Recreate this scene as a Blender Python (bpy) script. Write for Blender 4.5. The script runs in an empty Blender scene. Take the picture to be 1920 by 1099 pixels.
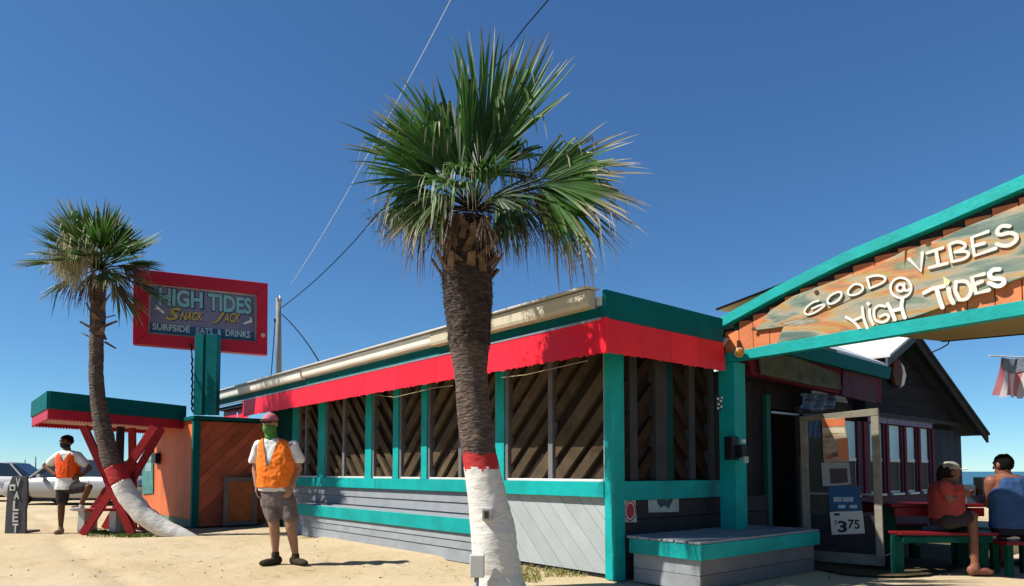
import bpy, bmesh, math, random
from mathutils import Vector, Matrix, noise
V = Vector
scene = bpy.context.scene
COL = scene.collection
rad = math.radians

# ------------------------------------------------------------------ camera, sky, sun, exposure
FPX = 1290.0; PITCH = rad(3.0); CY = 884 - FPX*math.tan(PITCH); HEAD = rad(50)
R_ = V((math.sin(HEAD), -math.cos(HEAD), 0)); H_ = V((math.cos(HEAD), math.sin(HEAD), 0)); Z_ = V((0, 0, 1))
F_ = H_*math.cos(PITCH) + Z_*math.sin(PITCH); U_ = -H_*math.sin(PITCH) + Z_*math.cos(PITCH)
CAM = V((-5.348, -4.693, 1.1))
cam = bpy.data.cameras.new('camera'); co = bpy.data.objects.new('camera', cam); COL.objects.link(co)
cam.sensor_fit = 'HORIZONTAL'; cam.sensor_width = 36; cam.lens = FPX/1920*36
cam.shift_y = (CY-549.5)/1920; cam.clip_end = 12000; cam.clip_start = .05
m = Matrix((R_, U_, -F_)).transposed().to_4x4(); m.translation = CAM; co.matrix_world = m
scene.camera = co

SUN_EL = rad(48); SX, SY = .880, -.475          # horizontal direction in which the light travels
w = bpy.data.worlds.new('World'); scene.world = w; w.use_nodes = True
nt = w.node_tree; bg = nt.nodes['Background']; sky = nt.nodes.new('ShaderNodeTexSky')
sky.sky_type = 'NISHITA'; sky.sun_disc = False; sky.sun_elevation = SUN_EL
sky.sun_rotation = math.atan2(-SX, -SY); sky.altitude = 3000; sky.air_density = 1.0; sky.dust_density = 0; sky.ozone_density = 10
bg.inputs[1].default_value = .10
sp_ = nt.nodes.new('ShaderNodeSeparateXYZ'); cb_ = nt.nodes.new('ShaderNodeCombineXYZ'); nt.links.new(sky.outputs[0], sp_.inputs[0])
for i_, (pw, kk) in enumerate(((.95, .72), (.90, .92), (.75, 1.13))):
    a_ = nt.nodes.new('ShaderNodeMath'); a_.operation = 'POWER'; a_.inputs[1].default_value = pw; nt.links.new(sp_.outputs[i_], a_.inputs[0])
    b_ = nt.nodes.new('ShaderNodeMath'); b_.operation = 'MULTIPLY'; b_.inputs[1].default_value = kk; nt.links.new(a_.outputs[0], b_.inputs[0]); nt.links.new(b_.outputs[0], cb_.inputs[i_])
nt.links.new(cb_.outputs[0], bg.inputs[0])
sl = bpy.data.lights.new('sun', 'SUN'); sl.energy = 5.0; sl.angle = rad(.53); sl.color = (1, .955, .88)
so = bpy.data.objects.new('sun', sl); COL.objects.link(so)
tv = V((SX*math.cos(SUN_EL), SY*math.cos(SUN_EL), -math.sin(SUN_EL)))
so.rotation_euler = tv.to_track_quat('-Z', 'Y').to_euler(); so.location = (-10, 5, 15)
scene.view_settings.view_transform = 'Standard'; scene.view_settings.look = 'None'
scene.view_settings.exposure = .8; scene.view_settings.gamma = 1
scene.cycles.max_bounces = 6

# ------------------------------------------------------------------ measuring helpers (photo pixel + known plane -> point in the place)
def ray(px, py): return F_ + R_*((px-960)/FPX) + U_*((CY-py)/FPX)
def PD(px, py, d): r = ray(px, py); return CAM + r*(d/r.dot(H_))
def PXp(px, py, X): r = ray(px, py); return CAM + r*((X-CAM.x)/r.x)
def PYp(px, py, Y): r = ray(px, py); return CAM + r*((Y-CAM.y)/r.y)
def PG(px, py, z=0.0): r = ray(px, py); return CAM + r*((z-CAM.z)/r.z)
class Plane:
    def __init__(s, p0, u, v, n): s.p0, s.u, s.v, s.n = V(p0), V(u).normalized(), V(v).normalized(), V(n).normalized()
    def P(s, u, v, d=0.0): return s.p0 + s.u*u + s.v*v + s.n*d
    def hit(s, px, py, d=0.0):
        r = ray(px, py); p0 = s.p0 + s.n*d; t = (p0-CAM).dot(s.n)/r.dot(s.n); q = CAM + r*t - s.p0
        return (q.dot(s.u), q.dot(s.v))

# ------------------------------------------------------------------ materials
MATS = {}
KA = .70      # every paint value below is multiplied by this one reflectance factor
def nodes(mt):
    mt.use_nodes = True; n = mt.node_tree.nodes; return n, mt.node_tree.links, n['Principled BSDF']
def paint(name, rgb, rough=.55, var=.18, grain=.25, dirt=.0, dirt_rgb=(.12, .09, .06), scale=3.0, stretch=(1, 1, 1), metal=0.0, rnd=.12, spec=.2, emit=None, chips=0.0):
    if name in MATS: return MATS[name]
    if max(rgb) < .2 and rough >= .5: spec = .04
    rgb = tuple(KA*c for c in rgb); dirt_rgb = tuple(KA*c for c in dirt_rgb)
    mt = bpy.data.materials.new(name); n, l, b = nodes(mt)
    tc = n.new('ShaderNodeTexCoord'); mp = n.new('ShaderNodeMapping'); mp.inputs['Scale'].default_value = stretch
    oi = n.new('ShaderNodeObjectInfo'); ad = n.new('ShaderNodeVectorMath'); ad.operation = 'ADD'
    sc = n.new('ShaderNodeVectorMath'); sc.operation = 'SCALE'; sc.inputs['Scale'].default_value = 17.0
    cb = n.new('ShaderNodeCombineXYZ')
    for k in range(3): l.new(oi.outputs['Random'], cb.inputs[k])
    l.new(cb.outputs[0], sc.inputs[0]); l.new(tc.outputs['Object'], ad.inputs[0]); l.new(sc.outputs[0], ad.inputs[1])
    l.new(ad.outputs[0], mp.inputs[0])
    n1 = n.new('ShaderNodeTexNoise'); n1.inputs['Scale'].default_value = scale; n1.inputs['Detail'].default_value = 8; n1.inputs['Roughness'].default_value = .65
    l.new(mp.outputs[0], n1.inputs['Vector'])
    mr = n.new('ShaderNodeMapRange'); mr.inputs['From Min'].default_value = .3; mr.inputs['From Max'].default_value = .7
    mr.inputs['To Min'].default_value = 1-var; mr.inputs['To Max'].default_value = 1+var; l.new(n1.outputs['Fac'], mr.inputs['Value'])
    rr = n.new('ShaderNodeMapRange'); rr.inputs['To Min'].default_value = 1-rnd; rr.inputs['To Max'].default_value = 1+rnd; l.new(oi.outputs['Random'], rr.inputs['Value'])
    mu = n.new('ShaderNodeMath'); mu.operation = 'MULTIPLY'; l.new(mr.outputs[0], mu.inputs[0]); l.new(rr.outputs[0], mu.inputs[1])
    hs = n.new('ShaderNodeHueSaturation'); hs.inputs['Color'].default_value = (*rgb, 1); l.new(mu.outputs[0], hs.inputs['Value'])
    out = hs.outputs[0]
    if dirt > 0:
        n2 = n.new('ShaderNodeTexNoise'); n2.inputs['Scale'].default_value = scale*.45; n2.inputs['Detail'].default_value = 12; n2.inputs['Roughness'].default_value = .75
        l.new(mp.outputs[0], n2.inputs['Vector'])
        m2 = n.new('ShaderNodeMapRange'); m2.inputs['From Min'].default_value = .5; m2.inputs['From Max'].default_value = .78; m2.inputs['To Max'].default_value = dirt
        l.new(n2.outputs['Fac'], m2.inputs['Value'])
        mx = n.new('ShaderNodeMix'); mx.data_type = 'RGBA'; l.new(m2.outputs[0], mx.inputs[0]); l.new(out, mx.inputs[6]); mx.inputs[7].default_value = (*dirt_rgb, 1); out = mx.outputs[2]
    if chips > 0:
        n4 = n.new('ShaderNodeTexNoise'); n4.inputs['Scale'].default_value = scale*11; n4.inputs['Detail'].default_value = 5; n4.inputs['Roughness'].default_value = .8; l.new(mp.outputs[0], n4.inputs['Vector'])
        m4 = n.new('ShaderNodeMapRange'); m4.inputs['From Min'].default_value = .66; m4.inputs['From Max'].default_value = .70; m4.inputs['To Max'].default_value = chips; l.new(n4.outputs['Fac'], m4.inputs['Value'])
        x4 = n.new('ShaderNodeMix'); x4.data_type = 'RGBA'; l.new(m4.outputs[0], x4.inputs[0]); l.new(out, x4.inputs[6]); x4.inputs[7].default_value = (.26, .22, .17, 1); out = x4.outputs[2]
    l.new(out, b.inputs['Base Color']); b.inputs['Roughness'].default_value = rough; b.inputs['Metallic'].default_value = metal
    b.inputs['Specular IOR Level'].default_value = spec
    if grain > 0:
        n3 = n.new('ShaderNodeTexNoise'); n3.inputs['Scale'].default_value = scale*9; n3.inputs['Detail'].default_value = 4; l.new(mp.outputs[0], n3.inputs['Vector'])
        bp = n.new('ShaderNodeBump'); bp.inputs['Strength'].default_value = grain; bp.inputs['Distance'].default_value = .01
        l.new(n3.outputs['Fac'], bp.inputs['Height']); l.new(bp.outputs[0], b.inputs['Normal'])
    if emit: b.inputs['Emission Color'].default_value = (*emit[0], 1); b.inputs['Emission Strength'].default_value = emit[1]
    MATS[name] = mt; return mt
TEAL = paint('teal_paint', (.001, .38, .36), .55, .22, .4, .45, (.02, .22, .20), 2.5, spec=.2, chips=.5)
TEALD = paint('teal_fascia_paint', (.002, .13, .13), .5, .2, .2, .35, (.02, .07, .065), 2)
RED = paint('red_awning_metal', (.95, .016, .036), .42, .12, .1, .4, (.55, .03, .05), 1.6, rnd=.09)
REDW = paint('red_painted_wood', (.42, .018, .022), .55, .25, .4, .5, (.16, .03, .02), 3, chips=.5)
GREY = paint('grey_siding_paint', (.30, .32, .34), .6, .16, .35, .45, (.16, .15, .14), 2.5, rnd=.08, chips=.35)
GREYL = paint('pale_grey_panel_paint', (.42, .46, .46), .6, .08, .2, .4, (.25, .25, .24), 1.6, rnd=.03)
GREYF = paint('grey_window_frame_paint', (.19, .185, .19), .6, .2, .3, .4, (.1, .09, .09), 3)
DARK = paint('dark_charcoal_paint', (.035, .036, .04), .7, .3, .3, .2)
SCREEN = paint('brown_backing_board', (.03, .021, .016), .85, .35, .3, .3)
PLANK = paint('bare_wood_plank', (.095, .068, .043), .75, .35, .5, .55, (.16, .1, .06), 4, rnd=.25)
CREAM = paint('cream_gutter_metal', (.66, .60, .44), .45, .12, .1, .45, (.42, .33, .2), 1.5); CREAMW = paint('white_gutter_metal', (.86, .83, .72), .45, .08, .1, .3, (.6, .52, .38), 1.5)
WHITE = paint('white_paint', (.78, .77, .73), .5, .08, .2, .3, (.45, .4, .33), 2)
ORANGE = paint('orange_hut_paint', (.62, .15, .05), .6, .2, .35, .35, (.36, .09, .035), 1.2, rnd=.08)
RUST = paint('rust_red_plank_paint', (.62, .14, .065), .6, .25, .4, .45, (.12, .02, .012), 2.5, rnd=.28)
ORGB = paint('salmon_picket_paint', (.70, .22, .085), .55, .15, .3, .35, (.5, .2, .1), 3, rnd=.1)
PURP = paint('faded_maroon_paint', (.16, .022, .045), .6, .2, .3, .4, (.12, .05, .07), 2)
MAUVE = paint('mauve_trim_paint', (.11, .05, .075), .6, .2, .3, .4, (.1, .06, .08), 2)
LAV = paint('lavender_shingle_paint', (.20, .165, .26), .6, .2, .3, .3, (.2, .16, .22), 3)
TAN = paint('tan_canvas', (.50, .38, .18), .85, .1, .15, .3, (.33, .24, .12), 1.2)
METAL = paint('galvanised_metal', (.45, .46, .46), .4, .15, .1, .3, (.25, .2, .16), 4, metal=.7)
BLACK = paint('black_plastic', (.012, .012, .013), .4, .2, .1)
BLACKW = paint('black_cable', (.01, .01, .01), .6, 0, 0)
WHITEP = paint('white_plastic', (.72, .72, .68), .4, .05, .05, .2)
GALV = paint('bright_roof_metal', (.72, .72, .70), .35, .08, .05, .2, (.5, .45, .4), 1)

def mat_custom(name, build):
    if name in MATS: return MATS[name]
    mt = bpy.data.materials.new(name); n, l, b = nodes(mt); build(n, l, b); MATS[name] = mt; return mt
def ramp(n, stops, k=None):
    k = KA if k is None else k
    r = n.new('ShaderNodeValToRGB'); e = r.color_ramp.elements
    while len(e) < len(stops): e.new(.5)
    for i, (p, c) in enumerate(stops): e[i].position = p; e[i].color = (c[0]*k, c[1]*k, c[2]*k, 1)
    return r
def _sand(n, l, b):
    tc = n.new('ShaderNodeTexCoord')
    a = n.new('ShaderNodeTexNoise'); a.inputs['Scale'].default_value = .5; a.inputs['Detail'].default_value = 10; a.inputs['Roughness'].default_value = .6
    c = n.new('ShaderNodeTexNoise'); c.inputs['Scale'].default_value = 9; c.inputs['Detail'].default_value = 8; c.inputs['Roughness'].default_value = .7
    d = n.new('ShaderNodeTexNoise'); d.inputs['Scale'].default_value = 160; d.inputs['Detail'].default_value = 3
    for q in (a, c, d): l.new(tc.outputs['Object'], q.inputs['Vector'])
    r = ramp(n, [(.3, (.385, .292, .165)), (.5, (.45, .357, .222)), (.7, (.475, .39, .258))], 1); l.new(a.outputs['Fac'], r.inputs[0])
    r2 = ramp(n, [(.28, (.62, .56, .5)), (.45, (1, 1, 1))], 1); l.new(c.outputs['Fac'], r2.inputs[0])
    mx = n.new('ShaderNodeMix'); mx.data_type = 'RGBA'; mx.blend_type = 'MULTIPLY'; mx.inputs[0].default_value = .55; l.new(r.outputs[0], mx.inputs[6]); l.new(r2.outputs[0], mx.inputs[7])
    l.new(mx.outputs[2], b.inputs['Base Color']); b.inputs['Roughness'].default_value = .95; b.inputs['Specular IOR Level'].default_value = .1
    s = n.new('ShaderNodeMath'); s.operation = 'MULTIPLY_ADD'; l.new(c.outputs['Fac'], s.inputs[0]); s.inputs[1].default_value = 5.0; l.new(d.outputs['Fac'], s.inputs[2])
    bp = n.new('ShaderNodeBump'); bp.inputs['Strength'].default_value = .55; bp.inputs['Distance'].default_value = .012; l.new(s.outputs[0], bp.inputs['Height']); l.new(bp.outputs[0], b.inputs['Normal'])
SAND = mat_custom('sand', _sand)
def _sea(n, l, b):
    tc = n.new('ShaderNodeTexCoord'); a = n.new('ShaderNodeTexNoise'); a.inputs['Scale'].default_value = .35; a.inputs['Detail'].default_value = 8
    l.new(tc.outputs['Object'], a.inputs['Vector'])
    b.inputs['Base Color'].default_value = (.02, .09, .13, 1); b.inputs['Roughness'].default_value = .35
    bp = n.new('ShaderNodeBump'); bp.inputs['Strength'].default_value = .6; bp.inputs['Distance'].default_value = .6; l.new(a.outputs['Fac'], bp.inputs['Height']); l.new(bp.outputs[0], b.inputs['Normal'])
SEA = mat_custom('sea_water', _sea)
def _mural(n, l, b):
    tc = n.new('ShaderNodeTexCoord'); mp = n.new('ShaderNodeMapping'); mp.inputs['Rotation'].default_value = (rad(22), 0, 0); mp.inputs['Scale'].default_value = (1, .55, 2.6)
    l.new(tc.outputs['Object'], mp.inputs[0])
    a = n.new('ShaderNodeTexNoise'); a.inputs['Scale'].default_value = 2.1; a.inputs['Detail'].default_value = 5; a.inputs['Distortion'].default_value = .8; l.new(mp.outputs[0], a.inputs['Vector'])
    r = ramp(n, [(.36, (.02, .13, .13)), (.42, (.10, .22, .17)), (.46, (.34, .36, .27)), (.50, (.50, .42, .30)), (.545, (.66, .36, .05)), (.585, (.75, .18, .02)), (.63, (.16, .22, .07)), (.68, (.50, .47, .42))], .55)
    l.new(a.outputs['Fac'], r.inputs[0])
    c = n.new('ShaderNodeTexNoise'); c.inputs['Scale'].default_value = 5; c.inputs['Detail'].default_value = 9; c.inputs['Roughness'].default_value = .75; l.new(mp.outputs[0], c.inputs['Vector'])
    r2 = ramp(n, [(.38, (.04, .09, .02)), (.5, (.24, .22, .12)), (.62, (.44, .38, .28))]); l.new(c.outputs['Fac'], r2.inputs[0])
    mx = n.new('ShaderNodeMix'); mx.data_type = 'RGBA'; mx.inputs[0].default_value = .28; l.new(r.outputs[0], mx.inputs[6]); l.new(r2.outputs[0], mx.inputs[7])
    l.new(mx.outputs[2], b.inputs['Base Color']); b.inputs['Roughness'].default_value = .6
    bp = n.new('ShaderNodeBump'); bp.inputs['Strength'].default_value = .4; bp.inputs['Distance'].default_value = .01; l.new(c.outputs['Fac'], bp.inputs['Height']); l.new(bp.outputs[0], b.inputs['Normal'])
MURAL = mat_custom('painted_driftwood', _mural)
def _bark(n, l, b):
    tc = n.new('ShaderNodeTexCoord'); mp = n.new('ShaderNodeMapping'); mp.inputs['Scale'].default_value = (1, 1, 3.2); l.new(tc.outputs['Object'], mp.inputs[0])
    a = n.new('ShaderNodeTexNoise'); a.inputs['Scale'].default_value = 9; a.inputs['Detail'].default_value = 10; a.inputs['Roughness'].default_value = .75; l.new(mp.outputs[0], a.inputs['Vector'])
    r = ramp(n, [(.3, (.02, .013, .010)), (.5, (.105, .068, .05)), (.7, (.25, .18, .135))]); l.new(a.outputs['Fac'], r.inputs[0])
    l.new(r.outputs[0], b.inputs['Base Color']); b.inputs['Roughness'].default_value = .9
    wv = n.new('ShaderNodeTexVoronoi'); wv.inputs['Scale'].default_value = 14; l.new(mp.outputs[0], wv.inputs['Vector'])
    s = n.new('ShaderNodeMath'); s.operation = 'ADD'; l.new(a.outputs['Fac'], s.inputs[0]); l.new(wv.outputs['Distance'], s.inputs[1])
    bp = n.new('ShaderNodeBump'); bp.inputs['Strength'].default_value = .9; bp.inputs['Distance'].default_value = .03; l.new(s.outputs[0], bp.inputs['Height']); l.new(bp.outputs[0], b.inputs['Normal'])
BARK = mat_custom('palm_bark', _bark)
def _barkd(n, l, b):
    _bark(n, l, b); r = [x for x in n if x.type == 'VALTORGB'][0]
    for e, c in zip(r.color_ramp.elements, ((.008, .005, .004), (.035, .022, .016), (.11, .07, .05))): e.color = (*c, 1)
BARKD = mat_custom('dark_fibrous_bark', _barkd)
def _wash(c1, c2):
    def f(n, l, b):
        tc = n.new('ShaderNodeTexCoord'); mp = n.new('ShaderNodeMapping'); mp.inputs['Scale'].default_value = (1, 1, 2.5); l.new(tc.outputs['Object'], mp.inputs[0])
        a = n.new('ShaderNodeTexNoise'); a.inputs['Scale'].default_value = 7; a.inputs['Detail'].default_value = 9; a.inputs['Roughness'].default_value = .7; l.new(mp.outputs[0], a.inputs['Vector'])
        r = ramp(n, [(.25, c2), (.45, c1), (.8, c1)]); l.new(a.outputs['Fac'], r.inputs[0]); l.new(r.outputs[0], b.inputs['Base Color']); b.inputs['Roughness'].default_value = .75
        bp = n.new('ShaderNodeBump'); bp.inputs['Strength'].default_value = .8; bp.inputs['Distance'].default_value = .025; l.new(a.outputs['Fac'], bp.inputs['Height']); l.new(bp.outputs[0], b.inputs['Normal'])
    return f
WASH = mat_custom('whitewashed_bark', _wash((.80, .77, .70), (.55, .48, .38)))
REDB = mat_custom('red_painted_bark', _wash((.55, .012, .012), (.25, .015, .012)))
def _leaf(c1, c2, c3, trans=.25):
    def f(n, l, b):
        at = n.new('ShaderNodeAttribute'); at.attribute_name = 'tip'
        oi = n.new('ShaderNodeObjectInfo')
        r = ramp(n, [(0, c1), (.72, c2), (.93, c3), (1, c3)], .8); l.new(at.outputs['Fac'], r.inputs[0])
        nz = n.new('ShaderNodeTexNoise'); nz.inputs['Scale'].default_value = 2.2; nz.inputs['Detail'].default_value = 3
        tc = n.new('ShaderNodeTexCoord'); l.new(tc.outputs['Object'], nz.inputs['Vector'])
        mr = n.new('ShaderNodeMapRange'); mr.inputs['From Min'].default_value = .3; mr.inputs['From Max'].default_value = .7; mr.inputs['To Min'].default_value = .5; mr.inputs['To Max'].default_value = 1.4; l.new(nz.outputs['Fac'], mr.inputs['Value'])
        hs = n.new('ShaderNodeHueSaturation'); l.new(r.outputs[0], hs.inputs['Color']); l.new(mr.outputs[0], hs.inputs['Value'])
        l.new(hs.outputs[0], b.inputs['Base Color']); b.inputs['Roughness'].default_value = .5; b.inputs['Specular IOR Level'].default_value = .28
        tr = n.new('ShaderNodeBsdfTranslucent'); l.new(hs.outputs[0], tr.inputs[0]); ms = n.new('ShaderNodeMixShader'); ms.inputs[0].default_value = trans
        out = n['Material Output']; l.new(b.outputs[0], ms.inputs[1]); l.new(tr.outputs[0], ms.inputs[2]); l.new(ms.outputs[0], out.inputs[0])
    return f
LEAF = mat_custom('palm_leaf_green', _leaf((.028, .085, .012), (.062, .16, .022), (.46, .40, .27), .3))
LEAFY = mat_custom('palm_leaf_yellowing', _leaf((.035, .09, .012), (.10, .15, .03), (.40, .31, .19)))
LEAFD = mat_custom('palm_leaf_dead', _leaf((.05, .03, .018), (.11, .065, .035), (.26, .17, .10), .15))
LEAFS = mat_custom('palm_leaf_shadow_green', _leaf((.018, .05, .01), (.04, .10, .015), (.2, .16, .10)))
GRASS = paint('grass_blades', (.09, .13, .025), .7, .4, 0, .4, (.28, .22, .08), 6)
FIBRE = paint('palm_fibre', (.07, .04, .025), .95, .4, .2, .3, (.22, .15, .09), 8)
BOOT = paint('cut_leaf_base', (.21, .135, .09), .85, .45, .6, .7, (.06, .035, .022), 9, rnd=.35)
SKIN = paint('skin', (.42, .215, .13), .5, .12, .1, 0, scale=14, rnd=.03)
SKIND = paint('dark_skin', (.10, .05, .032), .5, .12, .1, 0, scale=14, rnd=.03)
SKINR = paint('tanned_skin', (.26, .10, .06), .5, .12, .1, 0, scale=14, rnd=.03)
def cloth(name, rgb, **k): return paint(name, rgb, .85, k.get('var', .15), .25, 0, scale=9, rnd=.02)
def glass(name, rgb, rough=.06):
    if name in MATS: return MATS[name]
    mt = bpy.data.materials.new(name); n, l, b = nodes(mt); b.inputs['Base Color'].default_value = (*rgb, 1); b.inputs['Roughness'].default_value = rough; b.inputs['Specular IOR Level'].default_value = .9
    MATS[name] = mt; return mt

# ------------------------------------------------------------------ object helpers
def wloc(o):
    p = V((0, 0, 0))
    while o: p += o.location; o = o.parent
    return p
def link(name, me, parent=None, mat=None):
    o = bpy.data.objects.new(name, me); COL.objects.link(o)
    if parent: o.parent = parent
    if mat:
        for x in (mat if isinstance(mat, (list, tuple)) else [mat]): me.materials.append(x)
    return o
def mesh(name, verts, faces, mat, parent=None, smooth=False, mi=None, at=None, attr=None):
    """verts are points of the place; the object's origin sits at 'at' (or at its parent's)"""
    base = wloc(parent) if parent else V((0, 0, 0))
    loc = V(at)-base if at is not None else V((0, 0, 0))
    off = base+loc
    me = bpy.data.meshes.new(name); me.from_pydata([(V(v)-off)[:] for v in verts], [], faces)
    if smooth: me.polygons.foreach_set('use_smooth', [True]*len(faces))
    if attr:
        a = me.attributes.new('tip', 'FLOAT', 'POINT'); a.data.foreach_set('value', attr)
    me.update(); o = link(name, me, parent, mat); o.location = loc
    if mi: me.polygons.foreach_set('material_index', mi)
    return o
def thing(name, label, cat, at=(0, 0, 0), group=None):
    o = bpy.data.objects.new(name, None); COL.objects.link(o); o.location = at; o.empty_display_size = .2
    o['label'] = label; o['category'] = cat
    if group: o['group'] = group
    return o
def tag(o, label=None, cat=None, group=None, kind=None):
    if label: o['label'] = label
    if cat: o['category'] = cat
    if group: o['group'] = group
    if kind: o['kind'] = kind
    return o
class MB:
    def __init__(s): s.v = []; s.f = []; s.m = []; s.a = []
    def add(s, vs, fs, mi=0, a=None):
        k = len(s.v); s.v += [V(x) for x in vs]; s.f += [tuple(i+k for i in f) for f in fs]; s.m += [mi]*len(fs)
        s.a += (a if a is not None else [0.0]*len(vs)); return s
    def prism(s, pts, n, d0, d1, mi=0):
        """pts: 3D polygon; extruded along n from d0 to d1"""
        n = V(n); a = [V(p)+n*d0 for p in pts]; b = [V(p)+n*d1 for p in pts]; k = len(pts)
        nn = (a[1]-a[0]).cross(a[2]-a[1])
        tot = V((0, 0, 0))
        for i in range(k): tot += (a[i]-a[0]).cross(a[(i+1) % k]-a[0])
        flip = tot.dot(n)*(d1-d0) < 0
        fs = [tuple(range(k-1, -1, -1)), tuple(range(k, 2*k))]+[(i, (i+1) % k, (i+1) % k+k, i+k) for i in range(k)]
        if flip: fs = [f[::-1] for f in fs]
        return s.add(a+b, fs, mi)
    def box(s, x0, x1, y0, y1, z0, z1, mi=0):
        return s.prism([(x0, y0, z0), (x1, y0, z0), (x1, y1, z0), (x0, y1, z0)], (0, 0, 1), 0, z1-z0, mi)
    def beam(s, p0, p1, w, h, up=(0, 0, 1), mi=0):
        p0, p1 = V(p0), V(p1); d = (p1-p0).normalized(); sd = d.cross(V(up))
        if sd.length < 1e-4: sd = d.cross(V((1, 0, 0)))
        sd.normalize(); u = sd.cross(d)
        return s.prism([p0+sd*w/2+u*h/2, p0-sd*w/2+u*h/2, p0-sd*w/2-u*h/2, p0+sd*w/2-u*h/2], d, 0, (p1-p0).length, mi)
    def tube(s, pts, rs, seg=8, mi=0, cap=True, a=None):
        pts = [V(p) for p in pts]; rs = rs if isinstance(rs, (list, tuple)) else [rs]*len(pts)
        vs = []; prev = None
        for i, p in enumerate(pts):
            d = (pts[min(i+1, len(pts)-1)]-pts[max(i-1, 0)]).normalized()
            if prev is None: x = d.orthogonal().normalized()
            else: x = (prev-d*prev.dot(d)); x = x.normalized() if x.length > 1e-5 else d.orthogonal().normalized()
            prev = x; y = d.cross(x)
            vs += [p+(x*math.cos(t)+y*math.sin(t))*rs[i] for t in [2*math.pi*k/seg for k in range(seg)]]
        fs = []
        for i in range(len(pts)-1):
            for k in range(seg): a0 = i*seg+k; b0 = i*seg+(k+1) % seg; fs.append((a0, b0, b0+seg, a0+seg))
        if cap: fs += [tuple(range(seg-1, -1, -1)), tuple(range((len(pts)-1)*seg, len(pts)*seg))]
        return s.add(vs, fs, mi)
    def disc(s, c, n, r, d0, d1, seg=16, mi=0):
        n = V(n).normalized(); x = n.orthogonal().normalized(); y = n.cross(x); c = V(c)
        return s.prism([c+(x*math.cos(t)+y*math.sin(t))*r for t in [2*math.pi*k/seg for k in range(seg)]], n, d0, d1, mi)
    def loft(s, rings, cap=True, mi=0):
        k = len(rings[0]); vs = [p for r in rings for p in r]; fs = []
        for i in range(len(rings)-1):
            for j in range(k): a0 = i*k+j; b0 = i*k+(j+1) % k; fs.append((a0, b0, b0+k, a0+k))
        if cap: fs += [tuple(range(k-1, -1, -1)), tuple(range((len(rings)-1)*k, len(rings)*k))]
        return s.add(vs, fs, mi)
    def build(s, name, mat, parent=None, smooth=False, at=None, bevel=0.0, kind=None):
        at_ = at
        if at_ is None and parent is None: at_ = sum(s.v, V((0, 0, 0)))/len(s.v); at_.z = min(v.z for v in s.v)
        o = mesh(name, s.v, s.f, mat, parent, smooth, s.m if isinstance(mat, (list, tuple)) else None, at_, s.a if any(s.a) else None)
        if bevel:
            bm = bmesh.new(); bm.from_mesh(o.data)
            bmesh.ops.bevel(bm, geom=[e for e in bm.edges if e.is_manifold and e.calc_face_angle(0) > .6], offset=bevel, segments=1, affect='EDGES', clamp_overlap=True)
            bm.to_mesh(o.data); bm.free()
        if kind: o['kind'] = kind
        return o
def plate(name, pl, poly, d0, d1, mat, parent=None, bevel=0.0):
    return MB().prism([pl.P(u, v) for u, v in poly], pl.n, d0, d1).build(name, mat, parent, bevel=bevel)
def rect(u0, u1, v0, v1): return [(u0, v0), (u1, v0), (u1, v1), (u0, v1)]
def clip(poly, box):
    u0, u1, v0, v1 = box
    for f, val, ax, sgn in ((0, u0, 0, 1), (0, u1, 0, -1), (0, v0, 1, 1), (0, v1, 1, -1)):
        out = []
        for i in range(len(poly)):
            a, b = poly[i], poly[(i+1) % len(poly)]
            da, db = (a[ax]-val)*sgn, (b[ax]-val)*sgn
            if da >= 0: out.append(a)
            if da*db < 0:
                t = da/(da-db); out.append((a[0]+(b[0]-a[0])*t, a[1]+(b[1]-a[1])*t))
        poly = out
        if len(poly) < 3: return []
    return poly
def clean(poly):
    out = []
    for p in poly:
        if not out or math.hypot(p[0]-out[-1][0], p[1]-out[-1][1]) > 2e-3: out.append(p)
    if len(out) > 2 and math.hypot(out[0][0]-out[-1][0], out[0][1]-out[-1][1]) < 2e-3: out.pop()
    return out
def area(poly): return abs(sum(poly[i][0]*poly[(i+1) % len(poly)][1]-poly[(i+1) % len(poly)][0]*poly[i][1] for i in range(len(poly))))/2
def diag_planks(name, pl, box, ang, width, gap, d0, d1, mat, parent, jitter=0.0, seed=0):
    """parallel planks at angle ang (in the plane) clipped to a rectangle"""
    rn = random.Random(seed); u0, u1, v0, v1 = box; c = ((u0+u1)/2, (v0+v1)/2); L = math.hypot(u1-u0, v1-v0)
    du, dv = math.cos(ang), math.sin(ang); nu, nv = -dv, du; t = -L/2+rn.random()*gap*0.5; k = 0
    while t < L/2:
        wd = width*(1+rn.uniform(-jitter, jitter)); q = []
        for s_, e in ((-L, t), (L, t), (L, t+wd), (-L, t+wd)): q.append((c[0]+du*s_+nu*e, c[1]+dv*s_+nv*e))
        q = clean(clip(q, box)) if clip(q, box) else []
        if len(q) > 2 and area(q) > .0015: plate(name, pl, q, d0, d1+rn.uniform(0, .003), mat, parent); k += 1
        t += wd+gap*(1+rn.uniform(-jitter, jitter))
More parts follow.
